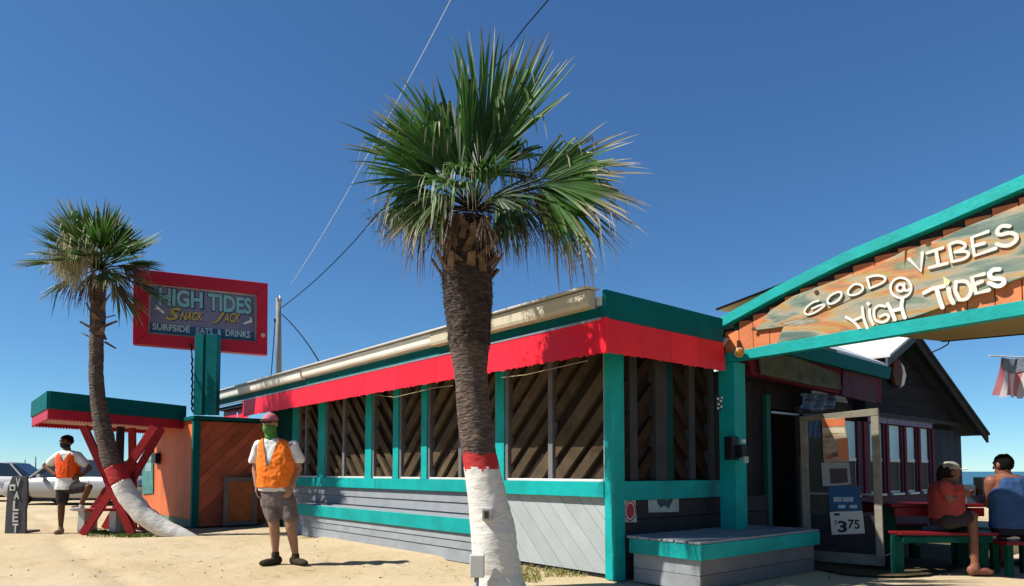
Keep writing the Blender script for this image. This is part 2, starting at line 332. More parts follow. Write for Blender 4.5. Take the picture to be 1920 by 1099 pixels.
def textmesh(body, pl, u, v, w_, h_, d, extrude, rot=0.0, shear=0.0, bold=0.0, space=1.0):
    cu = bpy.data.curves.new('txt', 'FONT'); cu.body = body; cu.extrude = .1; cu.shear = shear; cu.offset = bold; cu.space_character = space; cu.resolution_u = 3
    to = bpy.data.objects.new('txt', cu); COL.objects.link(to); dg = bpy.context.evaluated_depsgraph_get(); dg.update()
    me = bpy.data.meshes.new_from_object(to.evaluated_get(dg)); COL.objects.unlink(to); bpy.data.objects.remove(to)
    vs = [x.co.copy() for x in me.vertices]; fs = [tuple(p.vertices) for p in me.polygons]
    x0, x1 = min(a.x for a in vs), max(a.x for a in vs); y0, y1 = min(a.y for a in vs), max(a.y for a in vs)
    out = []
    for a in vs:
        x = (a.x-x0)/(x1-x0)*w_; y = (a.y-y0)/(y1-y0)*h_; z = (a.z+.1)/.2*extrude
        x, y = x*math.cos(rot)-y*math.sin(rot), x*math.sin(rot)+y*math.cos(rot)
        out.append(pl.P(u+x, v+y, d+z))
    return out, fs
def text(name, body, pl, u, v, w_, h_, d, extrude, mat, parent, **k):
    vs, fs = textmesh(body, pl, u, v, w_, h_, d, extrude, **k); return mesh(name, vs, fs, mat, parent)
def catmull(pts, n=5, closed=False):
    if len(pts) < 3: return pts
    out = []; N = len(pts); rng = range(N if closed else N-1)
    g = (lambda i: pts[i % N]) if closed else (lambda i: pts[max(0, min(N-1, i))])
    for i in rng:
        p0, p1, p2, p3 = g(i-1), g(i), g(i+1), g(i+2)
        for k in range(n):
            t = k/n; out.append(tuple(.5*((2*p1[j])+(-p0[j]+p2[j])*t+(2*p0[j]-5*p1[j]+4*p2[j]-p3[j])*t*t+(-p0[j]+3*p1[j]-3*p2[j]+p3[j])*t**3) for j in range(2)))
    if not closed: out.append(pts[-1])
    return out
def stroke(mb, pl, pts, wd, d0, d1, closed=False, smooth=True):
    """a ribbon letter stroke with rounded ends, standing d0..d1 proud of the plane"""
    if smooth: pts = catmull(pts, 5, closed)
    N = len(pts); L = []; Rr = []
    for i in range(N):
        a = pts[(i-1) % N] if (closed or i > 0) else pts[i]; b = pts[(i+1) % N] if (closed or i < N-1) else pts[i]
        dx, dy = b[0]-a[0], b[1]-a[1]; q = math.hypot(dx, dy) or 1; nx, ny = -dy/q, dx/q
        L.append((pts[i][0]+nx*wd/2, pts[i][1]+ny*wd/2)); Rr.append((pts[i][0]-nx*wd/2, pts[i][1]-ny*wd/2))
    if closed:
        vs = [pl.P(*p, d1) for p in L]+[pl.P(*p, d1) for p in Rr]+[pl.P(*p, d0) for p in L]+[pl.P(*p, d0) for p in Rr]
        fs = []
        for i in range(N):
            j = (i+1) % N; fs += [(i, i+N, j+N, j), (i, j, j+2*N, i+2*N), (i+N, i+3*N, j+3*N, j+N)]
        mb.add(vs, fs)
    else:
        def capp(p, a, sgn):
            ang = math.atan2(p[1]-a[1], p[0]-a[0]); return [(p[0]+math.cos(ang+t)*wd/2, p[1]+math.sin(ang+t)*wd/2) for t in (-.9, -.3, .3, .9)]
        c1 = capp(pts[-1], pts[-2], 1); c0 = capp(pts[0], pts[1], 1)
        for i in range(N-1):
            mb.prism([pl.P(*q) for q in (Rr[i], Rr[i+1], L[i+1], L[i])], pl.n, d0, d1)
        mb.prism([pl.P(*q) for q in [Rr[-1]]+c1+[L[-1]]], pl.n, d0, d1)
        mb.prism([pl.P(*q) for q in [L[0]]+c0+[Rr[0]]], pl.n, d0, d1)

# ================================================================== SETTING
def ground():
    xs = [-3000, -900, -250, -80, -40, -25]+[-16+.35*i for i in range(20)]+[-9+.1*i for i in range(91)]+[.5+.35*i for i in range(28)]+[12, 16, 22, 30, 38, 46, 60, 75]
    ys = [-3000, -600, -150, -50, -20, -12]+[-8+.35*i for i in range(9)]+[-4.8+.11*i for i in range(146)]+[11.5+.35*i for i in range(22)]+[20, 24, 30, 36, 44, 55, 75, 110, 180, 350, 900, 3500]
    vs = []
    for y in ys:
        for x in xs:
            z = 0.0
            near = max(0, 1-math.hypot(x+3, y-4)/26)
            z += (noise.noise(V((x*.45, y*.45, 0)))*.05+noise.noise(V((x*1.7, y*1.7, 3)))*.018)*(.3+near)*min(1, max(0, (-x-.35)/1.2) if -1.5 < x < .1 and 0 < y < 10 else 1)
            u_ = x*.35+y*.94; z += -.03*(math.exp(-((x+3.6+.25*math.sin(y*.3))/.14)**2)+math.exp(-((x+5.1+.25*math.sin(y*.3))/.14)**2))*(1 if y > -3 else .3)
            if x > 0 and y < .5: z *= .4
            z += .06*math.exp(-((x+.1)/.5)**2)*(1 if 2.5 < y < 6 else 0)
            if x > 30: z -= (x-30)*.055
            if y > 60: z += noise.noise(V((x*.03, y*.03, 9)))*.25
            vs.append((x, y, z-.01))
    nx = len(xs); rn = random.Random(77); import bisect
    vs = [list(v) for v in vs]
    def dent(px, py, ang, a, b, dep):
        i0 = bisect.bisect(xs, px-.35); i1 = bisect.bisect(xs, px+.35); j0 = bisect.bisect(ys, py-.35); j1 = bisect.bisect(ys, py+.35); c_, s_ = math.cos(ang), math.sin(ang)
        for j in range(j0, j1):
            for i in range(i0, i1):
                dx, dy = xs[i]-px, ys[j]-py; u = (dx*c_+dy*s_)/a; w_ = (-dx*s_+dy*c_)/b; q = u*u+w_*w_
                if q < 5: vs[j*nx+i][2] += -dep*math.exp(-q)+dep*.45*math.exp(-(q-2.2)**2)
    for tr in range(16):
        px, py, ang = rn.uniform(-8, -1.2), rn.uniform(-4, 9), rn.uniform(0, 6.28)
        for k in range(rn.randint(5, 12)):
            sd_ = .1 if k % 2 else -.1; qx, qy = px-math.sin(ang)*sd_, py+math.cos(ang)*sd_
            if qx < -.9: dent(qx, qy, ang, .16, .085, rn.uniform(.018, .035))
            px += math.cos(ang)*.62; py += math.sin(ang)*.62; ang += rn.uniform(-.15, .15)
    for k in range(220): dent(rn.uniform(-8.5, -.8), rn.uniform(-4.5, 11), rn.uniform(0, 6.28), rn.uniform(.10, .25), rn.uniform(.08, .14), rn.uniform(-.012, .02))
    for fx, fy in ((-2.14, 3.37), (-3.6, 9.9)):
        for v in vs:
            q = ((v[0]-fx)**2+(v[1]-fy)**2)/.35
            if q < 6: v[2] += (.001-v[2])*math.exp(-q*q*.5)
    fs = [(j*nx+i, j*nx+i+1, (j+1)*nx+i+1, (j+1)*nx+i) for j in range(len(ys)-1) for i in range(nx-1)]
    tag(mesh('sand_ground', vs, fs, SAND, smooth=True), kind='structure')
ground()
tag(mesh('sea', [(34, -9000, -.9), (9000, -9000, -.9), (9000, 9000, -.9), (34, 9000, -.9)], [(0, 1, 2, 3)], SEA), kind='structure')

def patio():  # sand patch with the patio's shade put into its dark colour
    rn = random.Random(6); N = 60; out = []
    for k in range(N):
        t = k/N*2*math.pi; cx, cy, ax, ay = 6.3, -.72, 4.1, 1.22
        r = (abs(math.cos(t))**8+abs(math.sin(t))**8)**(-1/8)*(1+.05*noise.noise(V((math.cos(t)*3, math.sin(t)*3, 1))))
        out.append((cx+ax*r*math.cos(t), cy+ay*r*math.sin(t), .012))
    tag(mesh('patio_shade_patch', out+[(6.3, -.72, .014)], [(k, (k+1) % N, N) for k in range(N)], paint('shade_darkened_sand', (.13, .095, .055), .95, .3, .6, .4, (.25, .19, .12), 1.5)), kind='structure')
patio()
def debris():
    rn = random.Random(14); mb = MB()
    for k in range(420):
        px, py = rn.uniform(0, 1900), 1000+85*rn.random()**.7
        if px > 1000 and rn.random() < .6: continue
        c = PG(px, py); 
        if c.x > -.5 and c.y > 0: continue
        c.z = rn.uniform(-.006, .012); s = rn.uniform(.006, .02); q = [V((rn.uniform(-1, 1), rn.uniform(-1, 1), rn.uniform(-.4, .7))).normalized()*s for _ in range(5)]
        if rn.random() < .25: d = V((rn.uniform(-1, 1), rn.uniform(-1, 1), 0)).normalized()*rn.uniform(.03, .10); q = [d, -d+V((0, 0, .003)), V((-d.y, d.x, 0))*.06, V((d.y, -d.x, 0))*.06+V((0, 0, .006))]; mb.add([c+p for p in q], [(0, 2, 1), (0, 1, 3), (0, 3, 2), (1, 2, 3)])
        else: mb.add([c+p for p in q], [(0, 1, 2), (0, 2, 3), (0, 3, 4), (0, 4, 1), (1, 2, 3), (1, 3, 4)])
    tag(mb.build('beach_debris', paint('shell_and_twig', (.34, .27, .18), .8, .5, 0), None), kind='stuff')
debris()
FR = Plane((0, 0, 0), (0, 1, 0), (0, 0, 1), (-1, 0, 0))      # sunlit long front: u runs away to the left
SD = Plane((0, 0, 0), (1, 0, 0), (0, 0, 1), (0, -1, 0))      # shaded short side: u runs away to the right

# ================================================================== RESTAURANT
rest = thing('restaurant_building', 'low beach restaurant with grey siding, teal posts and a long bright red awning', 'restaurant', (0, 0, 0))
LEN = 9.6; SILL0, SILL1 = .83, .99; ROOFZ = 2.8
# closed shell behind the boards, roof
MB().box(.08, .25, .05, LEN, 0, 2.55).box(.25, 3.9, LEN-.08, LEN, 0, 2.55).box(.25, 1.85, .08, .25, 0, 2.55).box(.25, 1.6, .26, LEN-.09, 2.35, 2.42).build('inner_wall', SCREEN, rest)
MB().prism([(-.58, -.33, 2.66), (1.3, -.33, 2.66), (3.9, .4, 2.70), (3.9, 11.2, 2.70), (-.58, 11.2, 2.66)], (0, 0, 1), 0, .09).build('roof', GALV, rest)
# teal posts and grey mullions of the front
def fbox(name, u0, u1, v0, v1, d0, d1, mat, pl=FR, bevel=.004, parent=rest): return plate(name, pl, rect(u0, u1, v0, v1), d0, d1, mat, parent, bevel)
TOPZ = 2.42
fbox('corner_post', -.005, .135, 0, TOPZ, -.10, .055, TEAL)
fbox('corner_trim', .135, .185, SILL1, TOPZ, -.1, .012, GREYL)
fbox('corner_post', -.11, .05, 0, TOPZ, .006, .05, TEAL, SD)
posts = [(1.80, 1.97), (3.52, 3.67), (4.30, 4.46), (5.13, 5.34), (6.84, 7.13), (8.05, 8.30)]
for a, b in posts:
    fbox('window_post', a, b, SILL1, TOPZ, -.10, .03, TEAL)
    fbox('window_jamb', a-.055, a-.003, SILL1, TOPZ, -.1, .012, GREYF)
    fbox('window_jamb', b+.003, b+.035, SILL1, TOPZ, -.1, .008, GREYF)
for a, b in ((.965, 1.04), (2.72, 2.79), (6.12, 6.20), (7.70, 7.76)): fbox('mullion', a, b, SILL1+.02, TOPZ, -.1, .005, GREYF)
edges = [.135]+[x for p in posts for x in p]
bays = [(.185, 1.745), (2.005, 3.465), (3.705, 4.245), (4.495, 5.075), (5.375, 6.785), (7.165, 7.995)]
for i, (a, b) in enumerate(bays):
    fbox('window_bottom_rail', a, b, SILL1, SILL1+.028, -.09, .02, WHITE)
    ang = rad(-45) if i < 3 else rad(45)
    for (c, d) in [(a, b)]:
        diag_planks('diagonal_plank', FR, (c, d, SILL1+.03, TOPZ), ang, .115, .12, -.075, -.03, PLANK, rest, .32, 3+i)
ss = [(.16, 2.0), (2.0, 4.95), (4.95, 6.9), (6.9, 8.35)]
for a, b in ss: fbox('sill_board', a if a > .2 else .14, b-.006, SILL0, SILL1, -.1, .06, TEAL)
# right part of the front: pale panel of diagonal planks with fine joints
us = FR
rn = random.Random(5); t = -1.45
BOX = (.14, 2.06, .04, SILL0-.002)
c = 0
while t < 1.5:
    wd = rn.choice([.12, .17, .26, .2]); s = math.sqrt(.5); q = []
    cu, cv = (BOX[0]+BOX[1])/2, (BOX[2]+BOX[3])/2
    for e, f in ((-3, t), (3, t), (3, t+wd-.005), (-3, t+wd-.005)): q.append((cu+s*e-s*f, cv+s*e+s*f))
    q = clip(q, BOX); q = clean(q) if q else []
    if len(q) > 2 and area(q) > .002: plate('panel_plank', FR, q, -.08, -.012+rn.uniform(0, .002), GREYL, rest)
    t += wd
MB().box(.03, .078, .14, LEN, 0, SILL0-.01).box(.03, .078, 8.36, LEN-.02, SILL0, 2.4).build('wall_backing', DARK, rest)
# siding boards above and behind the bench, lapped
z = .55
for z0, z1 in ((.0, .14), (.146, .345), (.351, .55), (.556, .685), (.691, SILL0-.005)):
    pr = [(-.002-.022, z0), (.03, z0), (.03, z1), (-.004, z1)]
    MB().prism([(x, 2.07, zz) for x, zz in pr], (0, 1, 0), 0, 6.3).build('siding_board', GREY, rest)
fbox('siding_board', 8.37, LEN, 0, 2.4, -.12, -.025, paint('dark_teal_board', (.006, .07, .065), .6), FR)
# fascias, gutter, awning of the front
XA = -.6; YA = -.35
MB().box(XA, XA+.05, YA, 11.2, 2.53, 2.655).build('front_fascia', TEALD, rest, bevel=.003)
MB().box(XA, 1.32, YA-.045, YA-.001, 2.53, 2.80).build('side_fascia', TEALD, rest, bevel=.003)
MB().box(XA-.015, XA, YA, 11.2, 2.522, 2.545).build('drip_edge', METAL, rest)
gs = [(-.27, 2.4), (2.405, 6.3), (6.36, 11.2)]
for i, (a, b) in enumerate(gs):
    dz = -.02 if i == 2 else 0
    pr = [(-.60, 2.67), (-.685, 2.672), (-.70, 2.70), (-.71, 2.765), (-.71, 2.80), (-.60, 2.81)] if i else [(-.60, 2.64), (-.70, 2.645), (-.715, 2.68), (-.72, 2.765), (-.715, 2.80), (-.60, 2.81)]
    MB().prism([(x, a, zz+dz) for x, zz in pr], (0, 1, 0), 0, b-a).build('gutter', CREAMW if i else CREAM, rest, bevel=.004)
MB().box(-.76, -.58, -.30, 11.2, 2.812, 2.83).build('roof_edge', GALV, rest)
def awning(pl, u0, u1, d, rn, zb=2.2, zt=2.525, name='awning_panel'):
    """one corrugated sheet with a toothed lower edge, leaning out a little"""
    n = max(4, int((u1-u0)/.026)); top = []; bot = []
    for i in range(n+1):
        u = u0+(u1-u0)*i/n; rip = 0
        top.append((u, zt, d+rip*.5)); bot.append((u, zb+(.006 if rn.random() < .75 else -.006)+rn.uniform(-.002, .002), d+.02+rip))
    vs = [pl.P(*p) for p in top+bot]+[pl.P(u, v, dd-.006) for u, v, dd in top+bot]; k = n+1; fs = []
    for i in range(n):
        fs += [(i, k+i, k+i+1, i+1), (2*k+i, 2*k+i+1, 3*k+i+1, 3*k+i), (k+i, 3*k+i, 3*k+i+1, k+i+1), (i, i+1, 2*k+i+1, 2*k+i)]
    fs += [(0, 2*k, 3*k, k), (n, k+n, 3*k+n, 2*k+n)]
    return mesh(name, vs, fs, RED, rest)
rn = random.Random(2); u = YA-.02
wds = [.62, .9, .93, .9, .95, .9, .92, .9]
while u < 9.35:
    wd = rn.choice([.88, .92, .95]); u1 = min(u+wd, 9.4)
    awning(Plane((XA, 0, 0), (0, 1, 0), (0, 0, 1), (-1, 0, 0)), u, u1-.004, .005+rn.uniform(0, .004), rn); u = u1
u = XA-.005
while u < 1.28:
    u1 = min(u+.48, 1.33); awning(Plane((0, YA-.05, 0), (1, 0, 0), (0, 0, 1), (0, -1, 0)), u, u1-.004, .004+rn.uniform(0, .003), rn); u = u1
MB().box(XA-.045, XA-.005, YA-.085, YA-.02, 2.195, 2.525).build('awning_corner', RED, rest)
awning(Plane((-.45, 0, 0), (0, 1, 0), (0, 0, 1), (-1, 0, 0)), 9.5, 10.15, 0, rn); awning(Plane((-.45, 0, 0), (0, 1, 0), (0, 0, 1), (-1, 0, 0)), 10.25, 11.1, 0, rn)
MB().box(-.56, .16, YA+.02, 11.1, 2.43, 2.50).box(.17, 1.32, YA+.02, .17, 2.43, 2.50).build('soffit', DARK, rest)
# short side: windows, sill, lower wall; shade is put into the frame, plank and board colours
fbox('side_sill', .055, 1.86, .80, 1.0, -.02, .045, TEAL, SD)
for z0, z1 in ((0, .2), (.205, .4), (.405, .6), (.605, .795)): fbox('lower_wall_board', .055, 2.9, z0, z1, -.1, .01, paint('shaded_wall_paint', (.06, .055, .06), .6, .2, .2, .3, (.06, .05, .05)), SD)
SDG = paint('shade_dimmed_frame_paint', (.07, .07, .075), .6)
for a, b, mt, d in ((.20, .32, SDG, .0), (.60, .80, SDG, .02), (.80, .90, paint('shade_dimmed_teal', (.012, .06, .06), .5), .024), (1.24, 1.34, SDG, .0), (1.62, 1.70, SDG, .01)):
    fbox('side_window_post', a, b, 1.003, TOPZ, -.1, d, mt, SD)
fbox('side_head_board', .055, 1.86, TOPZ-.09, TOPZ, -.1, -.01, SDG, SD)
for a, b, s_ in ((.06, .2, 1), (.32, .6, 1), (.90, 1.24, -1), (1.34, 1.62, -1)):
    diag_planks('diagonal_plank', SD, (a, b, 1.005, TOPZ-.09), rad(45*s_), .115, .13, -.075, -.03, paint('shade_dimmed_plank', (.04, .026, .018), .75, .3, .4), rest, .1, int(a*100))
# front bench
bench = thing('bench', 'long built-in bench under the front windows, grey boards with a teal edge', 'bench', (-.2, 4.4, 0))
MB().box(-.435, -.405, 1.76, 7.55, .352, .532).build('seat_edge', TEAL, bench, bevel=.004)
for k in range(3): MB().box(-.40+.127*k, -.28+.127*k, 1.76, 7.55, .51, .535+.001*k).build('seat_slat', GREY, bench, bevel=.004)
for z0, z1 in ((.0, .155), (.16, .255), (.26, .348)): MB().prism([(-.405, 1.78, z0), (-.41, 1.78, z0), (-.395, 1.78, z1), (-.38, 1.78, z1), (-.38, 1.78, z0)], (0, 1, 0), 0, 5.75).build('base_board', GREY, bench)
MB().box(-.38, -.04, 1.78, 1.82, 0, .505).build('end_board', GREY, bench); MB().box(-.38, -.04, 7.47, 7.51, 0, .505).build('end_board', GREY, bench)
# side bench
sb = thing('bench', 'bench at the building corner with a bright sunlit teal end and grey slatted seat', 'bench', (1.1, -.6, 0))
BX0, BX1, BY0, BY1 = .02, 2.28, -.97, -.12
MB().box(BX0, BX0+.035, BY0, BY1, .285, .43).build('end_edge', TEAL, sb, bevel=.004)
MB().box(BX0+.036, BX1, BY0, BY0+.035, .285, .43).build('front_edge', TEAL, sb, bevel=.004)
for k in range(6): MB().box(BX0-.01, BX1-.01*k, BY0+.008+k*.147, BY0+.148+k*.147-(.01), .432, .455+.0015*(k % 3)).build('seat_slat', GREY, sb, bevel=.004)
for z0, z1 in ((0, .135), (.14, .28)):
    MB().box(BX0+.05, BX0+.07, BY0+.05, BY1-.02, z0, z1).build('end_board', GREY, sb); MB().box(BX0+.072, BX1-.05, BY0+.05, BY0+.07, z0, z1).build('base_board', DARK if 0 else GREYF, sb)

# ================================================================== SIGN ARCH
XB = 1.5
arch = thing('sign_arch', 'teal framed wooden entrance arch with salmon pickets, sign reading GOOD VIBES @ HIGH TIDES', 'arch', (XB, -3.1, 0))
AP = Plane((XB, 0, 0), (0, 1, 0), (0, 0, 1), (-1, 0, 0))
up = [(-.15, 2.80), (-.95, 3.055), (-1.70, 3.255), (-2.5, 3.40), (-3.142, 3.535), (-3.6, 3.63)]
mir = [(-7.2-a, b) for a, b in up[::-1]]
full = up+mir
for seq, nm in ((up, 'upper_beam'), (mir, 'upper_beam')):
    mb = MB()
    top = seq; bot = [(a, b-.115) for a, b in seq]
    n = len(seq); vs = [AP.P(*p, .07) for p in top+bot]+[AP.P(*p, -.04) for p in top+bot]; fs = []
    for i in range(n-1): fs += [(i, n+i, n+i+1, i+1), (2*n+i, 2*n+i+1, 3*n+i+1, 3*n+i), (i, i+1, 2*n+i+1, 2*n+i), (n+i, 3*n+i, 3*n+i+1, n+i+1)]
    fs += [(0, 2*n, 3*n, n), (n-1, 2*n-1, 4*n-1, 3*n-1)]
    mb.add(vs, fs); mb.build(nm, TEAL, arch, bevel=.004)
plate('lower_beam', AP, [(-.30, 2.33), (-.30, 2.42), (-.90, 2.455), (-3.1, 2.50), (-3.6, 2.51), (-6.9, 2.42), (-6.9, 2.31), (-3.6, 2.39), (-.90, 2.335)], -.04, .06, TEAL, arch, .004)
def uppz(y):
    for (a, b), (c, d) in zip(full, full[1:]):
        if c <= y <= a: return d+(b-d)*(y-c)/(a-c)
    return full[0][1]
rn = random.Random(8); y = -.30
while y > -6.8:
    wd = rn.uniform(.17, .21); zt = uppz(min(y, y-wd) if y > -3.6 else y)-.115
    zt = min(uppz(y), uppz(y-wd))-.118-rn.uniform(0, .05)
    plate('picket', AP, [(y-.004, 2.40), (y-.004, zt), (y-wd*.5, zt+.0), (y-wd+.004, zt-rn.uniform(0, .02)), (y-wd+.004, 2.40)], -.028, -.006+rn.uniform(0, .004), ORGB, arch); y -= wd
MB().prism([AP.P(*p) for p in [(-.3, 2.42), (-3.6, 2.5), (-6.9, 2.42)]+[(a, b-.05) for a, b in full[::-1]]], AP.n, -.038, -.031).build('backing_sheet', DARK, arch)
MB().box(XB-.02, XB+.20, -.43, -.22, 0, 2.33).build('post', TEAL, arch, bevel=.006)
MB().box(XB-.02, XB+.20, -6.98, -6.77, 0, 2.33).build('post', TEAL, arch, bevel=.006)
# painted driftwood boards (outline measured on the sign's plane)
def hits(pts, pl=AP, d=0.0): return [pl.hit(x, y, d) for x, y in pts]
b1 = hits([(1417, 621), (1471, 614), (1500, 604), (1560, 580), (1700, 520), (1700, 470), (1640, 503), (1560, 530), (1490, 556), (1447, 583)])
b2 = hits([(1472, 614), (1460, 645), (1530, 637), (1597, 624), (1650, 612), (1715, 597), (1800, 567), (1920, 522)])+[(-3.7, 2.72), (-4.1, 3.2), (-3.5, 3.40)]+hits([(1920, 386), (1820, 425), (1743, 460), (1705, 470), (1696, 521), (1560, 582)])
plate('upper_sign_board', AP, b1, .0, .035, MURAL, arch, .006); plate('main_sign_board', AP, b2, .0, .042, MURAL, arch, .006)
LW = paint('cream_letter_paint', (.80, .77, .68), .45, .05, .05, .1)
LY = paint('pale_yellow_letter_paint', (.72, .68, .36), .5, .05, .05, .1)
def cropA(p): return (1480+p[0]/6.868, 480+p[1]/6.868)
def cropB(p): return (1680+p[0]/5.783, 390+p[1]/5.783)
def letter(strokes, wd, crop, mat=LW, dots=()):
    mb = MB()
    for i, s_ in enumerate(strokes):
        closed = s_[0] == 'c'; pts = s_[1] if s_[0] in ('c', 'l') else s_; sm = s_[0] != 'l'
        stroke(mb, AP, [AP.hit(*crop(p), .06) for p in pts], wd, .045, .060+.0012*i, closed, sm)
    for d_ in dots: mb.prism([AP.P(*AP.hit(*crop(p), .06)) for p in d_], AP.n, .045, .0605)
    return mb.build('letter', mat, arch)
L = letter
W1, W2, W3, W4 = .020, .032, .029, .036
L([[(375, 575), (290, 605), (215, 670), (195, 725), (240, 755), (330, 725), (430, 660), (450, 625), (380, 640), (290, 680)]], W1, cropA)
L([('c', [(630, 462), (672, 490), (640, 560), (565, 608), (505, 610), (490, 570), (530, 510)])], W1, cropA)
L([('c', [(870, 360), (935, 385), (940, 440), (870, 490), (790, 505), (752, 480), (765, 430), (815, 378)])], W1, cropA)
L([('l', [(1000, 280), (1035, 415)]), [(1035, 415), (1150, 370), (1228, 320), (1225, 275), (1160, 253), (1080, 256), (1000, 280)]], W1, cropA)
L([('c', [(1435+133*math.cos(t), 410+130*math.sin(t)) for t in [k*math.pi/6 for k in range(12)]]), ('c', [(1430+45*math.cos(t), 412+45*math.sin(t)) for t in [k*math.pi/4 for k in range(8)]]), [(1478, 360), (1480, 415), (1505, 448), (1560, 425)]], W1, cropA)
L([[(730, 787), (830, 850), (910, 940)], [(940, 660), (955, 790), (1005, 930)], ('l', [(830, 830), (945, 780)])], W2*.8, cropA)
L([[(1030, 690), (1040, 790), (1080, 880)]], W2*.8, cropA, dots=[[(985, 605), (1015, 588), (1045, 612), (1015, 650)]])
L([[(1235, 650), (1150, 640), (1090, 700), (1100, 810), (1170, 852), (1250, 835), (1280, 780), (1240, 752), (1170, 780)]], W2*.8, cropA)
L([[(1265, 615), (1310, 700), (1360, 820)], [(1455, 565), (1445, 660), (1487, 795)], ('l', [(1320, 710), (1440, 680)])], W2, cropA)
L([('l', [(140, 553), (270, 685), (285, 485)])], W3, cropB)
L([('l', [(335, 488), (505, 432)]), ('l', [(435, 465), (460, 625)]), ('l', [(362, 648), (555, 600)])], W3, cropB)
L([('l', [(575, 400), (607, 580)]), [(578, 397), (660, 368), (742, 388), (735, 435), (640, 480)], [(640, 478), (755, 472), (785, 505), (740, 550), (612, 583)]], W3*.9, cropB)
L([('l', [(995, 255), (820, 320), (850, 518), (1080, 437)]), ('l', [(832, 415), (955, 382)])], W3, cropB)
L([[(1230, 198), (1150, 195), (1097, 245), (1122, 290), (1230, 270), (1297, 292), (1300, 350), (1230, 403), (1150, 408), (1092, 388)]], W3*1.1, cropB)
L([('l', [(305, 920), (390, 875), (520, 847)]), [(440, 880), (470, 980), (503, 1078)]], W4, cropB)
L([[(567, 870), (585, 960), (620, 1030)]], W4, cropB); L([], W4, cropB, LY, dots=[[(512, 742), (590, 790), (560, 848), (522, 822)]])
L([('l', [(648, 800), (642, 900), (690, 995)]), [(690, 995), (770, 980), (815, 885), (760, 800), (650, 800)]], W4*.85, cropB)
L([('l', [(950, 716), (820, 752), (868, 926), (1005, 890)]), ('l', [(850, 830), (932, 796)])], W4*.95, cropB)
L([[(1118, 665), (1050, 672), (1012, 720), (1050, 765), (1150, 770), (1165, 818), (1100, 848), (1012, 812)]], W4, cropB)
for px, py in ((1413, 617), (1741, 457), (1531, 548)):
    u_, v_ = AP.hit(px, py, .04); MB().disc(AP.P(u_, v_, .04), AP.n, .022, -.002, .006, 10).build('knot_hole', paint('knot', (.12, .06, .03)), arch)
# floodlights at the corner of the arch
def floodlight(px, py, label, mats, tilt, r=.055):
    c_ = PD(px, py, 7.2); c_ = PXp(px, py, XB-.14); t_ = thing('floodlight', label, 'floodlight', c_, 'floodlights on the arch corner')
    ax = V(tilt).normalized(); ring = []
    x = ax.orthogonal().normalized(); y = ax.cross(x)
    rings = [[c_+ax*a+(x*math.cos(q)+y*math.sin(q))*rr for q in [k*math.pi/8 for k in range(16)]] for a, rr in ((-.13, .018), (-.12, .028), (-.07, .034), (-.03, r*.95), (0, r), (.004, r*.93))]
    MB().loft(rings).build('lamp_body', mats[0], t_, True)
    rings = [[c_+ax*a+(x*math.cos(q)+y*math.sin(q))*rr for q in [k*math.pi/8 for k in range(16)]] for a, rr in ((.005, r*.9), (.015, r*.8), (.02, r*.4))]
    MB().loft(rings).build('lens', mats[1], t_, True)
    MB().tube([c_-ax*.12, c_-ax*.14+V((.09, 0, -.02))], .012).build('bracket', METAL, t_)
floodlight(1387, 661, 'floodlight with orange lens at the left foot of the arch', (WHITEP, paint('amber_lens', (.55, .24, .03), .25, .05, 0)), (-.55, -.8, -.15))
floodlight(1351, 650, 'dull grey floodlight left of the orange one, pointing down at the awning end', (METAL, WHITEP), (-.6, .2, -.8), .04)
# tan canopy sail behind the arch; unseen far end stretched on to block sky light
P1, P2, P3, P4 = V((1.80, .0, 3.04)), V((1.80, -6.9, 4.10)), V((4.0, -6.9, 2.45)), PXp(1775, 632, 4.0)
P4b = PXp(1765, 640, 4.05)
N = 12; vs = []; 
for i in range(N+1):
    for j in range(N+1):
        s, t = i/N, j/N; a = P1.lerp(P2, s); b = P4b.lerp(P3, s); p = a.lerp(b, t); p.z -= .10*math.sin(math.pi*t)*math.sin(math.pi*min(1, s+.1))
        vs.append(p)
nv = len(vs); vs += [p+V((0, 0, .004)) for p in vs]; fs = []
for i in range(N):
    for j in range(N):
        a = i*(N+1)+j; fs.append((a, a+1, a+N+2, a+N+1)); fs.append((a+nv, a+N+1+nv, a+N+2+nv, a+1+nv))
sail = thing('shade_sail', 'tan canvas shade stretched behind the entrance arch', 'shade sail', P1)
mesh('canvas', vs, fs, TAN, sail, True)
MB().tube([P4b.lerp(P3, t)+V((0, 0, -.10*math.sin(math.pi*0)))for t in (0, .25, .5, .75, 1)], .012, 6).build('edge_cord', BLACKW, sail)
MB().tube([P1.lerp(P2, t)+V((0, 0, .006)) for t in (0, .5, 1)], .014, 6).build('edge_pole', BLACKW, sail)
lp = [(1775, 632), (1780, 636), (1778, 645), (1765, 653), (1740, 664)]
MB().tube([PXp(x, y, 4.05+.3*i) for i, (x, y) in enumerate(lp)], .009, 6).build('tie_rope', BLACKW, sail)
# cream roof edge peeking over the awning beside the arch

